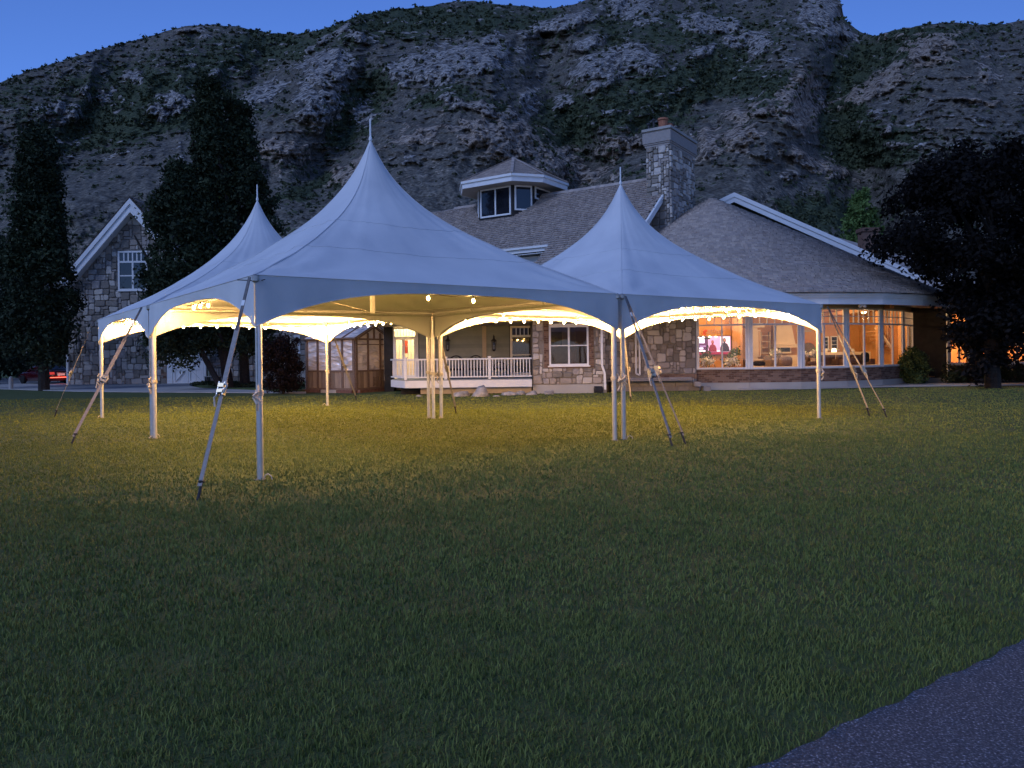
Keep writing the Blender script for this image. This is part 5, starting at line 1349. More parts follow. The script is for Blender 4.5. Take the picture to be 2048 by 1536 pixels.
def csec(f, zb, zt, ins): return [cp(f, ins, zb), cp(f, W - ins, zb), cp(f, W - ins * .2, zb + (zt - zb) * .45), cp(f, W - ins * .6 - .03, zt - .08), cp(f, W - ins - .18, zt), cp(f, ins + .18, zt), cp(f, ins * .6 + .03, zt - .08), cp(f, ins * .2, zb + (zt - zb) * .45)]
bdy = MB(); loft(bdy, [csec(0, .40, .92, .14), csec(.1, .26, 1.00, .08), csec(.75, .20, 1.02, .02), csec(1.6, .2, .98, .0), csec(3.0, .2, .95, .0), csec(3.9, .2, .90, .04), csec(4.45, .25, .74, .1), csec(4.6, .35, .62, .2)])
bdo_ = bdy.build('body', m_red, car, smooth=True)
cab_ = MB(); loft(cab_, [csec(.5, .9, 1.0, .16), csec(1.15, .9, 1.38, .18), csec(1.7, .9, 1.45, .18), csec(2.4, .9, 1.42, .18), csec(3.3, .88, .95, .16)]); cab_.build('cabin', m_red, car, smooth=True)
for nm, pts in (('rear_window', [(.56, .30, 1.02), (.56, W - .30, 1.02), (1.12, W - .36, 1.385), (1.12, .36, 1.385)]),):
    g = [cp(*q) + Z * .02 - CA * .02 for q in pts]; MB().prism(g, Z * .006).build(nm, m_darkglass, car)
for s in (.135, W - .135):
    o_ = -1 if s < 1 else 1
    for f0, f1, z1a, z1b in ((1.1, 1.75, 1.30, 1.38), (1.8, 2.55, 1.38, 1.34)):
        g = [cp(f0 - .12, s + o_ * .02, 1.0), cp(f1, s + o_ * .02, 1.0), cp(f1, s - o_ * .07 + o_ * .03, z1b), cp(f0 + .1, s - o_ * .07 + o_ * .03, z1a)]
        MB().prism(g, CS * (o_ * .008)).build('side_window', m_darkglass, car)
for f in (.95, 3.65):
    for s in (.02, W - .02):
        c = cp(f, s, .32) ; tyre = MB(); tyre.lathe(c - CS * .09, [(.18 * SCAR, 0), (.30 * SCAR, 0), (.325 * SCAR, .03), (.325 * SCAR, .15), (.30 * SCAR, .18), (.18 * SCAR, .18)], 20, axis=CS); w_o = empty('wheel', c, None, None); w_o.parent = car; w_o.location = c - wo(car)
        for k_ in list(w_o.keys()): del w_o[k_]
        tyre.build('tyre', m_tyre, w_o); rm_ = MB(); rm_.lathe(c - CS * .085, [(.19 * SCAR, 0), (.19 * SCAR, .17), (.05, .175)], 14, axis=CS); rm_.build('rim', m_alu, w_o)
m_tail = EM('tail_light', (1, .10, .06), 5.0)
for s0, s1 in ((.10, .42), (W - .42, W - .10)): MB().prism([cp(.02, s0, .70), cp(.02, s1, .70), cp(.06, s1, .88), cp(.06, s0, .88)], -CA * .05).build('tail_light', EM('tail_lens', (.6, .05, .04), .9), car)
MB().prism([cp(.0, .12, .46), cp(.0, W - .12, .46), cp(.0, W - .12, .50), cp(.0, .12, .50)], -CA * .04).build('reflector_strip', m_tail, car)  # strip glows by itself in place of returned light
MB().prism([cp(.0, .62, .62), cp(.0, 1.16, .62), cp(.03, 1.16, .78), cp(.03, .62, .78)], -CA * .05).build('number_plate', EM('plate', (.7, .62, .6), .25), car)  # faint glow in the plate stands in for light it reflects
MB().prism([cp(.0, .55, .81), cp(.0, 1.23, .81), cp(.0, 1.23, .84), cp(.0, .55, .84)], -CA * .05).build('trunk_trim', m_alu, car)
MB().prism([cp(-.02, .1, .26), cp(-.02, W - .1, .26), cp(-.02, W - .14, .44), cp(-.02, .14, .44)], CA * .1).build('bumper', m_red, car)
L = bpy.data.lights.new('car_tail_glow', 'POINT'); L.energy = 6; L.color = (1, .12, .08); L.shadow_soft_size = .1
o = bpy.data.objects.new('car_tail_glow', L); o.location = cp(-.45, .9, .55); COL.objects.link(o)
bl = MB(); q = gr(22, 779); bl.lathe(q, [(.10, 0), (.10, .5), (.07, .62), (.02, .66)], 12); props(bl.build('bollard', m_conc), 'short pale bollard beside the drive at far left', 'bollard')

# ------------------------------------------------------------------ trees and shrubs
def tree(name, label, base, trunk_h, trunk_r, crown, nclump, nleaf, leaf, mat, seed, rad=.5, limbs=6, group=None, cat='tree', low=.9, lean=0):
    """crown(t) -> (z, radius): envelope filled with leaf clumps"""
    r = np.random.default_rng(seed); base = V(base)
    o = empty(name, base, label, cat, group)
    tb = MB(); tb.tube([base - Z * .05, base + Z * trunk_h * .3 + V((lean * .3, .05, 0)), base + Z * trunk_h * .7 + V((lean * .7, 0, 0)), base + Z * trunk_h + V((lean, 0, 0))], [trunk_r * 1.25, trunk_r, trunk_r * .7, trunk_r * .3], 8)
    cen = []; rads = []
    for i in range(nclump):
        t = r.random() ** low; z, R = crown(t); a = r.random() * 2 * PI; q = R * (r.random() ** .45)
        cen.append((base.x + lean * .5 + q * math.cos(a), base.y + q * math.sin(a), base.z + z + r.normal(0, .15))); rads.append(rad * (.6 + .8 * r.random()) * (.45 + .55 * min(1, R / max(rad * 2, .01))))
    for k in range(limbs):
        c = V(cen[int(r.integers(0, nclump))]); st_ = base + Z * min(trunk_h * r.uniform(.3, .95), max(c.z - base.z - .4, .2)); m_ = st_.lerp(c, .5) + Z * .2
        tb.tube([st_, m_, c], [trunk_r * .4, trunk_r * .22, .015], 5)
    tb.build('trunk', m_bark, o)
    v, f, t = leaves_np(cen, rads, nleaf, leaf, seed + 1)
    keep = np.repeat(v.reshape(-1, 4, 3)[:, :, 2].min(1) > .03, 4).reshape(-1, 4)[:, 0]
    v = v.reshape(-1, 4, 3)[keep].reshape(-1, 3); f = np.arange(len(v)).reshape(-1, 4)
    npmesh('crown', v, f, mat, o, tint=t[keep])
    return o
def col_env(z0, z1, R, top=.15):
    return lambda t: (z0 + (z1 - z0) * t, R * (top + (1 - top) * math.sin(PI * min(1, (.16 + .84 * t)) ** .8) ** .8) * (1 if t > .05 else .8))
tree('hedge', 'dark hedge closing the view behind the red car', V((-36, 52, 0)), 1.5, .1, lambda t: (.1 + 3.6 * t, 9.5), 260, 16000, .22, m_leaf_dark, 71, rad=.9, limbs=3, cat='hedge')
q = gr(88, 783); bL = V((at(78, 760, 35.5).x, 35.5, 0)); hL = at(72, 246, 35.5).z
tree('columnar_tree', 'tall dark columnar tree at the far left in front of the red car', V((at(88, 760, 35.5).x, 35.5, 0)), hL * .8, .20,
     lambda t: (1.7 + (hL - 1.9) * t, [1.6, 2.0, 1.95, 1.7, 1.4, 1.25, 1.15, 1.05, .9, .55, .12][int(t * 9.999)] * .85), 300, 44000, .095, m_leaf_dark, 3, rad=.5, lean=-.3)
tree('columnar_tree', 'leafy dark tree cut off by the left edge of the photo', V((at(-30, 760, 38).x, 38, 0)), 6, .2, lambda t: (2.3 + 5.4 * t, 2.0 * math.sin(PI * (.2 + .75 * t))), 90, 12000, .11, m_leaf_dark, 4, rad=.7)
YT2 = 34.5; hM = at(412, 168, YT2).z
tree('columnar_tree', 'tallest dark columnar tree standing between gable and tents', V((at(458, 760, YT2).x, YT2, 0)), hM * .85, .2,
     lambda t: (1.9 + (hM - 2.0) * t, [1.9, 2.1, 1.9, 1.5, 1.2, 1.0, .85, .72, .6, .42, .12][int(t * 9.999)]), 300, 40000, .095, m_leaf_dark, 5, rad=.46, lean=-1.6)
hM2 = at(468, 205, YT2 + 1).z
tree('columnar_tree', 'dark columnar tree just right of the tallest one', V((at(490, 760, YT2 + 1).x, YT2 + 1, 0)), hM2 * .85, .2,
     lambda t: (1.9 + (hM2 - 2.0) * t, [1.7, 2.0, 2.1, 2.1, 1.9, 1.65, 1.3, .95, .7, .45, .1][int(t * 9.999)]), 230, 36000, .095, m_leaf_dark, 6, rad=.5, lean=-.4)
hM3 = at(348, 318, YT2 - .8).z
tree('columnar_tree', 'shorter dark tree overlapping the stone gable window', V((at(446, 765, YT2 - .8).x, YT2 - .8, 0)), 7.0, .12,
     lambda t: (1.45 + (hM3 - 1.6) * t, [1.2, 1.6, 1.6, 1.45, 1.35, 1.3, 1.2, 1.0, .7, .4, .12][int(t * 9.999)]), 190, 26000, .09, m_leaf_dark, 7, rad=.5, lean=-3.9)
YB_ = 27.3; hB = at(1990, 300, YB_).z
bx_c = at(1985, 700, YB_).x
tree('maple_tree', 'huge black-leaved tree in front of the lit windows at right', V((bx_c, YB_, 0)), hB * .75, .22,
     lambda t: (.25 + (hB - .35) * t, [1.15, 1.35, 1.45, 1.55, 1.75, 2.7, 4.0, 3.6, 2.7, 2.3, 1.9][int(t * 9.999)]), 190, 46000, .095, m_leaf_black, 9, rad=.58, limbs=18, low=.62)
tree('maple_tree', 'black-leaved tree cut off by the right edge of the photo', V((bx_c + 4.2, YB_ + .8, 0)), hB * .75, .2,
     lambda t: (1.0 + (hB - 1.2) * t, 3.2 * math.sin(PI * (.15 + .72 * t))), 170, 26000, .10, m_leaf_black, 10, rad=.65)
tree('poplar_tree', 'bright green tree behind the right end of the roof', V((at(1722, 500, 66).x, 66, 0)), 9, .25,
     lambda t: (5.0 + (at(1715, 385, 66).z - 5.2) * t, [1.4, 1.7, 1.9, 1.9, 1.8, 1.6, 1.5, 1.3, 1.0, .6, .3][int(t * 9.999)]), 110, 12000, .16, m_leaf_green, 12, rad=.6)
tree('poplar_tree', 'small dark green tree low behind the white gable board', V((at(1600, 470, 75).x, 75, 0)), 6, .25, lambda t: (6 + 6 * t, 2.6 * math.sin(PI * (.15 + .8 * t))), 50, 5000, .2, m_leaf_dark, 13, rad=.8)
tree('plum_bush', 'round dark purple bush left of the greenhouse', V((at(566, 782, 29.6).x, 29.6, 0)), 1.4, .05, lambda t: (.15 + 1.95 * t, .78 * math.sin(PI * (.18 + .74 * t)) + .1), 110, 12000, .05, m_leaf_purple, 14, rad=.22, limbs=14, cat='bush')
tree('shrub', 'warm lit green shrub at the right end of the curved window bay', V((at(1829, 768, 30.4).x, 30.4, 0)), .9, .03, lambda t: (.15 + 1.15 * t, .52 * math.sin(PI * (.2 + .7 * t))), 60, 6000, .05, m_leaf_shrub, 15, rad=.17, limbs=10, cat='shrub')
for i, (x, w_) in enumerate(((1915, .5), (1965, .7), (2020, .6))):
    tree('shrub', ['low dark shrub under the lit windows, nearest the downspout', 'middle low dark shrub under the lit windows', 'low dark shrub under the lit windows at the right edge'][i], V((at(x, 765, 30.6).x, 30.6, 0)), .4, .03,
         lambda t: (.1 + .5 * t, w_ * math.sin(PI * (.25 + .6 * t))), 30, 2200, .05, m_leaf_dark, 20 + i, rad=.2, limbs=4, cat='shrub')
isb = MB(); a = [gr(384, 771.5), gr(405, 777.5), gr(470, 780.5), gr(560, 783.8), gr(610, 785), gr(605, 778), gr(480, 772), gr(430, 769)]
isb.prism([p_ + Z * .03 for p_ in a], Z * .06); isb.build('planting_bed', m_soil, kind='structure')
def groundcover():
    r = np.random.default_rng(5); cen = []
    A, B, Cc, D = gr(390, 774), gr(600, 784), gr(600, 777), gr(430, 769.5)
    for i in range(160):
        u_, v_ = r.random(), r.random(); q = (A.lerp(B, u_)).lerp(D.lerp(Cc, u_), v_); cen.append((q.x, q.y, .16))
    v, f, t = leaves_np(cen, [.35] * 160, 9000, .07, 31, flat=(1, 1, .25)); v[:, 2] = np.maximum(v[:, 2], .05)
    npmesh('ground_cover', v, f, m_leaf_dark, tint=t)['kind'] = 'stuff'
groundcover()
# boulders by the porch
def boulder(x, y, w, h, label, seed):
    r = np.random.default_rng(seed); g = gr(x, y); g.y = min(g.y, 27.0); g = V((at(x, y, g.y).x, g.y, 0))
    v = IV.copy(); v = v * (1 + r.normal(0, .16, (len(v), 1))) * np.array([w, w * .7, h]); v[:, 2] = np.maximum(v[:, 2], -.02) ; v[:, 0] += v[:, 2] * r.uniform(-.3, .3)
    o = npmesh('boulder', v + np.array(g), IF, M('boulder_stone_%d' % 0, (.20, .19, .18), (.46, .44, .42), rough=.9, scale=5, bump=.8, bscale=12) if 'boulder_stone_0' not in MATS else MATS['boulder_stone_0'])
    props(o, label, 'boulder', 'boulders along the porch')
for i, (x, y, w, h, lb) in enumerate(((922, 792.5, .36, .17, 'wide flat boulder right of the centre poles'), (961, 793, .27, .33, 'tallest pointed pale boulder under the porch railing'), (1018, 790.5, .27, .15, 'low boulder right of the pointed one'), (1042, 789.5, .18, .16, 'small round boulder beside the stone bay'),
                                    (1064, 790, .22, .14, 'low boulder at the corner of the stone bay'), (1098, 788.5, .17, .16, 'rounded boulder against the bay foundation'), (838, 793, .12, .05, 'tiny flat stone left of the boulders'), (992, 793, .13, .04, 'thin flat stone between two boulders'))):
    boulder(x, y, w, h, lb, 50 + i)
dr_ = MB(); q = at(1188, 786, YW - .12); dr_.lathe(V((q.x, q.y, .10)), [(.10, 0), (.16, .02), (.16, .3), (.10, .32)], 10, axis=V((1, 0, 0))); props(dr_.build('black_object', m_black), 'small black object on the grass at the foot of the stone bay', 'black object')  # black drum for a dark spot taken as a foundation vent
# porch chairs
for i, (x, lb) in enumerate(((911, 'black metal chair with hooped back behind the left part of the porch railing'), (951, 'black metal chair with hooped back behind the middle of the porch railing'), (1000, 'low black seat behind the right part of the porch railing'))):
    q = at(x, 740, 28.6); ch_ = empty('porch_chair', V((q.x, 28.6, .56)), lb, 'chair', 'chairs on the porch'); top = 1.42 if i < 2 else 1.15
    mb = MB(); mb.bx(q.x - .3, q.x + .3, 28.4, 28.9, .86, .94); mb.build('seat', m_black, ch_)
    mb = MB(); mb.tube([V((q.x + .26 * math.cos(PI * k / 10), 28.92, top - .26 + .26 * math.sin(PI * k / 10))) for k in range(11)], .022, 6); mb.tube([(q.x - .26, 28.92, .9), (q.x - .26, 28.92, top - .26)], .022, 6); mb.tube([(q.x + .26, 28.92, .9), (q.x + .26, 28.92, top - .26)], .022, 6)
    for k in range(3): mb.tube([(q.x - .13 + .13 * k, 28.92, .9), (q.x - .13 + .13 * k, 28.92, top - .05)], .012, 5)
    mb.build('backrest', m_iron, ch_)
    for dx in (-.27, .27):
        for y in (28.43, 28.87): MB().tube([(q.x + dx, y, .56), (q.x + dx, y, .87)], .018, 6).build('leg', m_iron, ch_)

# ------------------------------------------------------------------ the three peaked tents
TH = .63933; TU = V((math.cos(TH), math.sin(TH), 0)); TV = V((-TU.y, TU.x, 0)); TA0 = V((-3.053, 8.834, 0)); TL = 6.1
HALF = 3.0; ZT = 2.44; ZTOP = 5.25
def corner(i, j): return TA0 + TU * (TL * i) + TV * (TL * j)
PROF = np.polyfit([0, .06, .11, .2, .279, .374, .503, .554, .643, .775, .9, 1], [0, .015, .042, .118, .211, .330, .470, .529, .612, .763, .895, 1], 5)
PROF = PROF - np.array([0, 0, 0, 0, 0, PROF[-1]])
def drop(s):
    x = np.sqrt(np.clip(s, 0, 1)); return (ZTOP - ZT) * np.polyval(PROF, x) / np.polyval(PROF, 1.0)
def tent(c, label, seed):
    t = empty('peaked_tent', c, label, 'tent', 'white high peak tents')
    r = np.random.default_rng(seed)
    NS, NRG = 40, 56
    per = []
    for k in range(4):
        a, b = [(-1, -1), (1, -1), (1, 1), (-1, 1)][k], [(1, -1), (1, 1), (-1, 1), (-1, -1)][k]
        for i in range(NS): f = i / NS; per.append((a[0] + (b[0] - a[0]) * f, a[1] + (b[1] - a[1]) * f))
    per = np.array(per) * HALF; n = len(per); nrm = per / np.linalg.norm(per, axis=1)[:, None] * 3.95
    ss = np.linspace(.007 ** .6, 1, NRG) ** (1 / .6)
    vs = []
    for s in ss:
        w = (1 - s) ** 2; pl = s * (per * (1 - w) + nrm * w)
        z = ZTOP - drop(s) + 0 * pl[:, 0]
        mid = 1 - np.abs(np.minimum(np.abs(per[:, 0]), np.abs(per[:, 1]))) / HALF      # 1 in the middle of a side, 0 at a corner
        cornerness = 1 - mid
        z = z - .06 * np.sin(PI * s) * mid                                   # panels sag between the hips
        z = z + .010 * np.sin(per[:, 0] * 9 + per[:, 1] * 7 + seed) * s * (1 - s) * 4 * cornerness ** 2
        for cx_, cy_ in ((-1, -1), (1, -1), (1, 1), (-1, 1)):              # creases fan out from the corners
            ex, ey = (pl[:, 0] - cx_ * HALF) * -cx_, (pl[:, 1] - cy_ * HALF) * -cy_
            dd_ = np.hypot(ex, ey); an_ = np.arctan2(ey, ex + 1e-9)
            z = z + .050 * np.sin(an_ * 17 + seed * 2 + cx_ + 2 * cy_ + .6 * np.sin(dd_ * 3)) * np.exp(-(dd_ / 1.25) ** 1.3) * np.clip(dd_ / .5, 0, 1) * np.clip((1 - s) * 14, 0, 1)
        th_ = np.arctan2(per[:, 1], per[:, 0])
        z = z + (.017 * fbm(th_ * 5.5 + seed * 3, 0 * th_ + s * 2.6 + seed, 3, seed + 40) + .006 * fbm(th_ * 17 + s * 3, 0 * th_ + s * 3.5 + seed, 2, seed + 60)) * np.clip(4 * s * (1 - s), 0, 1)
        z = z + .020 * fbm(pl[:, 0] * 1.1 + seed * 7, pl[:, 1] * 1.1, 3, seed) * min(1, 3 * s * (1 - s))
        vs.append(np.stack([pl[:, 0], pl[:, 1], z], 1))
    vs = np.concatenate(vs)
    wv = np.array(c)[None] + vs[:, :1] * np.array(TU)[None] + vs[:, 1:2] * np.array(TV)[None] + vs[:, 2:] * np.array(Z)[None]
    id_ = np.arange(len(vs)).reshape(NRG, n)
    f = np.stack([id_[:-1], id_[1:], np.roll(id_[1:], -1, 1), np.roll(id_[:-1], -1, 1)], -1).reshape(-1, 4)
    npmesh('canopy', wv, f, m_canvas, t, smooth=True)
    # seam along each hip
    hm = MB()
    for k in range(4):
        ln = [V(wv[id_[q, k * NS]]) + Z * .006 for q in range(2, NRG)]
        hm.tube(ln, .004, 4)
    hm.build('hip_seam', m_canvas, t)
    for q in (30, 42):                                                     # welded seams across the panels
        ln = [V(wv[id_[q, k % n]]) + Z * .003 for k in range(n + 1)]
        MB().tube(ln, .0035, 4, cap=False).build('panel_seam', m_canvas, t)
    for k in range(4):                                                     # scalloped skirts
        a, b = [(-1, -1), (1, -1), (1, 1), (-1, 1)][k], [(1, -1), (1, 1), (-1, 1), (-1, -1)][k]
        out = (TU * (a[0] + b[0]) / 2 + TV * (a[1] + b[1]) / 2)
        pa, pb = c + TU * a[0] * HALF + TV * a[1] * HALF, c + TU * b[0] * HALF + TV * b[1] * HALF
        NE, NV = 64, 9; v = []
        e = np.linspace(0, 1, NE + 1)
        q = np.abs(2 * e - 1)
        dep = .125 + .485 * q ** 3.0
        for j in range(NV):
            g = j / (NV - 1)
            fold = (.018 * np.sin(np.abs(2 * e - 1) * 46 + k * 2 + seed) * np.clip(q * 3.2 - 2.2, 0, 1) + .012 * fbm(e * 14, e * 0 + g * 1.5 + k, 3, seed + k)) * g ** .8 - .02 * g * (1 - q)
            pts = np.array(pa)[None] + (np.array(pb - pa))[None] * e[:, None] + np.array(out)[None] * (fold + .004)[:, None]
            pts[:, 2] = ZT - dep * g
            v.append(pts)
        v = np.concatenate(v); ii = np.arange(len(v)).reshape(NV, NE + 1)
        ff = np.stack([ii[:-1, :-1], ii[1:, :-1], ii[1:, 1:], ii[:-1, 1:]], -1).reshape(-1, 4)
        sk = npmesh('skirt', v, ff, m_canvas, t, smooth=True)
        hb_ = MB(); hb_.tube([V(x) for x in v[-(NE + 1):]], .007, 4); hb_.tube([V(x) + Z * .004 for x in v[:NE + 1]], .008, 4); hb_.build('hem', m_canvas, sk)
        zi = 2.36; fr = MB(); qa, qb = pa - out * .06 + Z * zi, pb - out * .06 + Z * zi; fr.tube([qa, qb], .03, 8); fr.build('frame_rail', m_alu, t)
        m_ = (qa + qb) / 2; kp = MB()
        for f_ in (.3, .7):
            w_ = qa.lerp(qb, f_); MB().beam(w_ - out * .03, w_ - out * .10 + Z * .085, .04, .03).build('rail_brace', m_alu, t)
    for k, (i, j) in enumerate(((-1, -1), (1, -1), (1, 1), (-1, 1))):
        p = c + TU * i * (HALF - .055) + TV * j * (HALF - .055); p.z = 0
        lean = V((r.normal(0, .02), r.normal(0, .02), 0))
        l_ = MB(); tp_ = p + Z * 2.36 + lean * 0
        l_.lathe(p, [(.04, .012), (.04, 2.36)], 12); leg = l_.build('leg', m_alu, t)
        d_ = MB()
        d = (TU * -i + TV * -j).normalized(); s_ = V((d.y, -d.x, 0))
        d_.bx(p.x - .055, p.x + .055, p.y - .055, p.y + .055, .0, .010); d_.build('foot_plate', m_steel, leg)
        d_ = MB(); d_.tube([p + s_ * .05 + Z * .01, p + s_ * .06 + Z * .05, p + s_ * .10 + Z * .07, p + s_ * .14 + Z * .04, p + s_ * .15], .007, 5); d_.build('rope_loop', m_rope, leg)
        d_ = MB(); q = p + Z * (1.02 + r.normal(0, .03)); ax = -d
        d_.lathe(q - Z * .03, [(.05, 0), (.055, .02), (.055, .05), (.05, .07)], 10)
        d_.tube([q + ax * .05 + Z * .10, q + ax * .09 + s_ * .03 + Z * .02, q + ax * .07 - s_ * .04 - Z * .05, q + ax * .10 + s_ * .02 - Z * .12, q + ax * .06 - Z * .20], .014, 6)
        d_.tube([q + ax * .06 + s_ * .05 + Z * .05, q + ax * .11 - s_ * .02 - Z * .02, q + ax * .06 + s_ * .06 - Z * .10], .016, 6)
        d_.tube([q + ax * .042 + Z * 1.1, q + ax * .05 + Z * .1], .008, 5)
        d_.build('rope_tie', m_rope, leg)
        d_ = MB(); d_.lathe(c + TU * i * (HALF - .01) + TV * j * (HALF - .01) + Z * 2.40, [(.02, -.05), (.045, -.03), (.045, .03), (.02, .05)], 8); d_.build('corner_fitting', m_steel, leg)
    mb = MB(); mb.lathe(c, [(.03, 2.20), (.045, 2.21), (.045, ZTOP - .9), (.020, ZTOP - .8), (.020, ZTOP - .03), (.032, ZTOP - .02), (.026, ZTOP + .03), (.016, ZTOP + .05), (.015, ZTOP + .33), (.006, ZTOP + .36)], 10); mb.build('mast', m_white, t)
    cb = MB()
    for i, j in ((-1, -1), (1, -1), (1, 1), (-1, 1)): cb.tube([c + Z * 2.22, c + TU * i * (HALF - .08) + TV * j * (HALF - .08) + Z * 2.34], .007, 5)
    cb.build('tension_cable', m_steel, t)
    return t
C1, C2, C3 = corner(.5, .5), corner(.5, 1.5), corner(1.5, .5)
tent(C1, 'white peaked tent nearest the camera, the largest in the picture', 1)
tent(C2, 'white peaked tent at the back left, its peak in front of the dark trees', 2)
tent(C3, 'white peaked tent on the right in front of the chimney', 3)

# ------------------------------------------------------------------ guy straps
def strap(top, gp, label, name='guy_strap', rr_=.56, twist=0):
    top, gp = V(top), V(gp); d = (gp - top); L = d.length; dn = d / L; s = dn.cross(Z).normalized(); up = s.cross(dn).normalized()
    ca_, sa_ = math.cos(twist), math.sin(twist); s, up = s * ca_ + up * sa_, up * ca_ - s * sa_
    o = empty(name, V((gp.x, gp.y, 0)), label, 'strap', 'guy straps of the tents')
    e = gp + Z * .10; e0 = top
    P = lambda f: e0.lerp(e, f)
    def rib(mb, f0, f1, w, h=.006, tw=0):
        N_ = 6
        for k in range(N_):
            a, b = P(f0 + (f1 - f0) * k / N_), P(f0 + (f1 - f0) * (k + 1) / N_)
            mb.prism([a + s * w / 2, a - s * w / 2, b - s * w / 2, b + s * w / 2], up * h)
    mb = MB(); rib(mb, .005, .28, .034, .012); mb.build('sleeve', m_webdark, o)
    mb = MB(); rib(mb, .26, rr_, .056, .012); mb.build('upper_webbing', m_web, o)
    mb = MB(); rib(mb, rr_, .985, .046, .008); mb.build('lower_webbing', m_web, o)
    q = P(rr_); mb = MB()
    for sg in (-1, 1): mb.box(q + s * sg * .034 + up * .02, s * .006, dn * .075, up * .03)
    for f in (-.05, 0.0, .05): mb.tube([q + dn * f + s * -.04 + up * .025, q + dn * f + s * .04 + up * .025], .012, 8)
    mb.build('ratchet', m_steel, o)
    mb = MB(); mb.box(q + dn * -.03 + up * .055, s * .034, dn * .022, up * .008); mb.box(q + dn * .035 + up * .055, s * .034, dn * .018, up * .008); mb.build('ratchet_handle', m_brass, o)
    mb = MB(); mb.tube([q + s * .035 + dn * .05, q + s * .07 + dn * .10 + up * .02, q + s * .05 + dn * .2], .010, 5); mb.tube([q - s * .03 - dn * .08 + up * .03, q - s * .07 - dn * .02 + up * .05, q - s * .05 + dn * .06 + up * .05], .013, 5); mb.build('loose_end', m_rope, o)
    mb = MB(); w = P(.14); mb.box(w + up * .014, s * .02, dn * .035, up * .001); mb.build('label', m_tag, o)
    mb = MB(); t_ = -V((dn.x, dn.y, 0)).normalized() * .05
    mb.tube([gp - Z * .02 - t_ * .5, gp + Z * .17 + t_], .017, 8); mb.lathe(gp + Z * .17 + t_, [(.03, -.005), (.034, .0), (.034, .018), (.02, .024)], 10); mb.build('stake', m_iron, o)
def ctop(i, j, di=0, dj=0): return corner(i, j) + TU * di * .03 + TV * dj * .03 + Z * 2.41
strap(ctop(0, 0, -1, -1), gr(398, 999), 'guy strap of the front corner, staked nearest the camera')
strap(ctop(0, 1, -2, 0), gr(145, 889), 'guy strap of the middle left corner, with a dark stake in the bright grass', twist=1.1)
strap(ctop(0, 2, -1, 1), gr(110, 835), 'thin guy strap of the farthest left corner', twist=.7)
strap(ctop(1, 0, .4, -1.6), gr(1343, 893), 'left one of two crossing guy straps by the triple pole')
strap(ctop(1, 0, 1.2, -1.2), gr(1369, 888), 'right one of two crossing guy straps by the triple pole', rr_=.54)
strap(ctop(2, 0, 1, -1), gr(1738, 833), 'left one of two guy straps of the right corner', rr_=.60)
strap(ctop(2, 0, 1.5, -.5), gr(1772, 835), 'right one of two guy straps of the right corner', rr_=.60)
strap(ctop(1, 2, 1, 1), gr(712, 800), 'guy strap of the back corner in front of the greenhouse')
strap(ctop(1, 1, 1, 1), gr(912, 828), 'guy strap leaning right of the centre poles')
strap(ctop(2, 1, 1, 1), gr(1262, 806), 'guy strap of the rear right corner, half hidden by the triple pole')

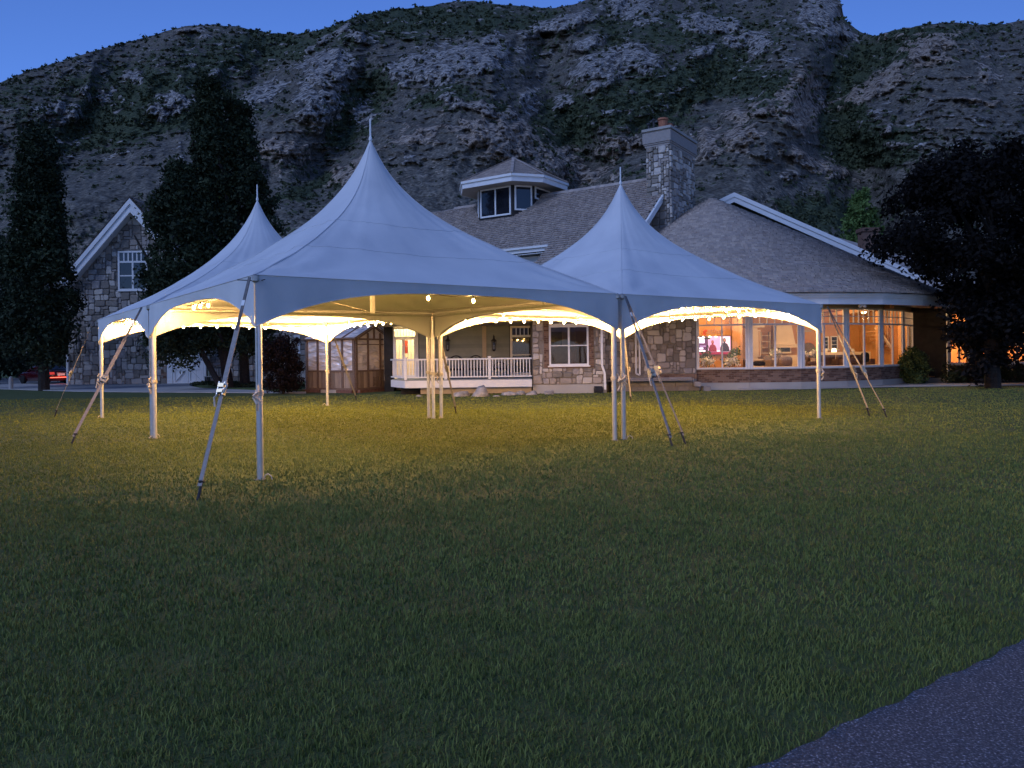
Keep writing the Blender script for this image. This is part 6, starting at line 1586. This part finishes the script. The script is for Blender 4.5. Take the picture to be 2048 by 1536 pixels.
# ------------------------------------------------------------------ string lights on the tent rails
BULB = None
def string(label, sides, loc):
    global BULB
    o = empty('string_light', loc, label, 'string lights', 'warm string lights under the tents')
    for (a, b, out, fr) in sides:
        mbc = MB()
        a, b = V(a) - out * .25 + Z * 2.33, V(b) - out * .25 + Z * 2.33
        fr = list(fr)
        if len(fr) == 3 and fr[1] in (.13, .87): a, b = a + out * .17 + Z * .05, b + out * .17 + Z * .05      # unseen bulbs added to light the lawn, tucked behind the skirt's deep end
        f0, f1 = (0.02, .98) if len(fr) > 6 else (fr[0] - .08, fr[-1] + .08)
        pts = []
        for k in range(len(fr)):
            p = a.lerp(b, fr[k]); pts.append(p)
            if k < len(fr) - 1: pts.append(a.lerp(b, (fr[k] + fr[k + 1]) / 2) - Z * .025)
        mbc.tube([a.lerp(b, f0)] + pts + [a.lerp(b, f1)], .006, 5)
        for p in pts[::2]:
            if BULB is None:
                m_ = MB(); m_.lathe(V((0, 0, 0)), [(.006, .0), (.010, -.005), (.016, -.022), (.017, -.036), (.012, -.05), (.003, -.056)], 8)
                bo = npmesh('bulb', m_.v, m_.f, m_bulb, o, smooth=True, origin=V((0, 0, 0))); BULB = bo.data
            else:
                bo = bpy.data.objects.new('bulb', BULB); COL.objects.link(bo); bo.parent = o
            w_ = p - Z * .035 + V((R_.uniform(-.01, .01), R_.uniform(-.01, .01), R_.uniform(-.015, .012)))
            bo.location = w_ - wo(o)
            WO[bo.name] = w_
            s_ = MB(); s_.lathe(w_, [(.013, -.004), (.013, .035), (.006, .04)], 6); s_.build('socket', m_cord, bo)
        mbc.build('cord', m_cord, o)
def side(c, k):
    a, b = [(-1, -1), (1, -1), (1, 1), (-1, 1)][k], [(1, -1), (1, 1), (-1, 1), (-1, -1)][k]
    return c + TU * a[0] * HALF + TV * a[1] * HALF, c + TU * b[0] * HALF + TV * b[1] * HALF, TU * (a[0] + b[0]) / 2 + TV * (a[1] + b[1]) / 2
full = [(k + .5) / 14 for k in range(14)]
string('string of warm bulbs along the nearest tent edges, few in view, the rest added', [(*side(C1, 0), [.42, .545]), (*side(C1, 3), [.36, .43, .50]), (*side(C1, 0), [.05, .13, .21]), (*side(C1, 0), [.79, .87, .95]), (*side(C1, 3), [.06, .13, .20]), (*side(C1, 3), [.80, .87, .94])], C1 + Z * 2.3)
string('string of warm bulbs round the left rear tent, above the barn doors and greenhouse', [(*side(C2, 1), full), (*side(C2, 2), full), (*side(C2, 3), [.30, .37, .44, .51, .58, .65])], C2 + Z * 2.3)
string('string of warm bulbs round the right tent, in front of the curved window bay', [(*side(C3, 0), [.30, .37, .44, .51, .58, .66, .74]), (*side(C3, 1), full), (*side(C3, 2), full)], C3 + Z * 2.3)
print('objects', len(sc.objects), 'faces', sum(len(o.data.polygons) for o in sc.objects if o.type == 'MESH'), 'gable stones', cnt)
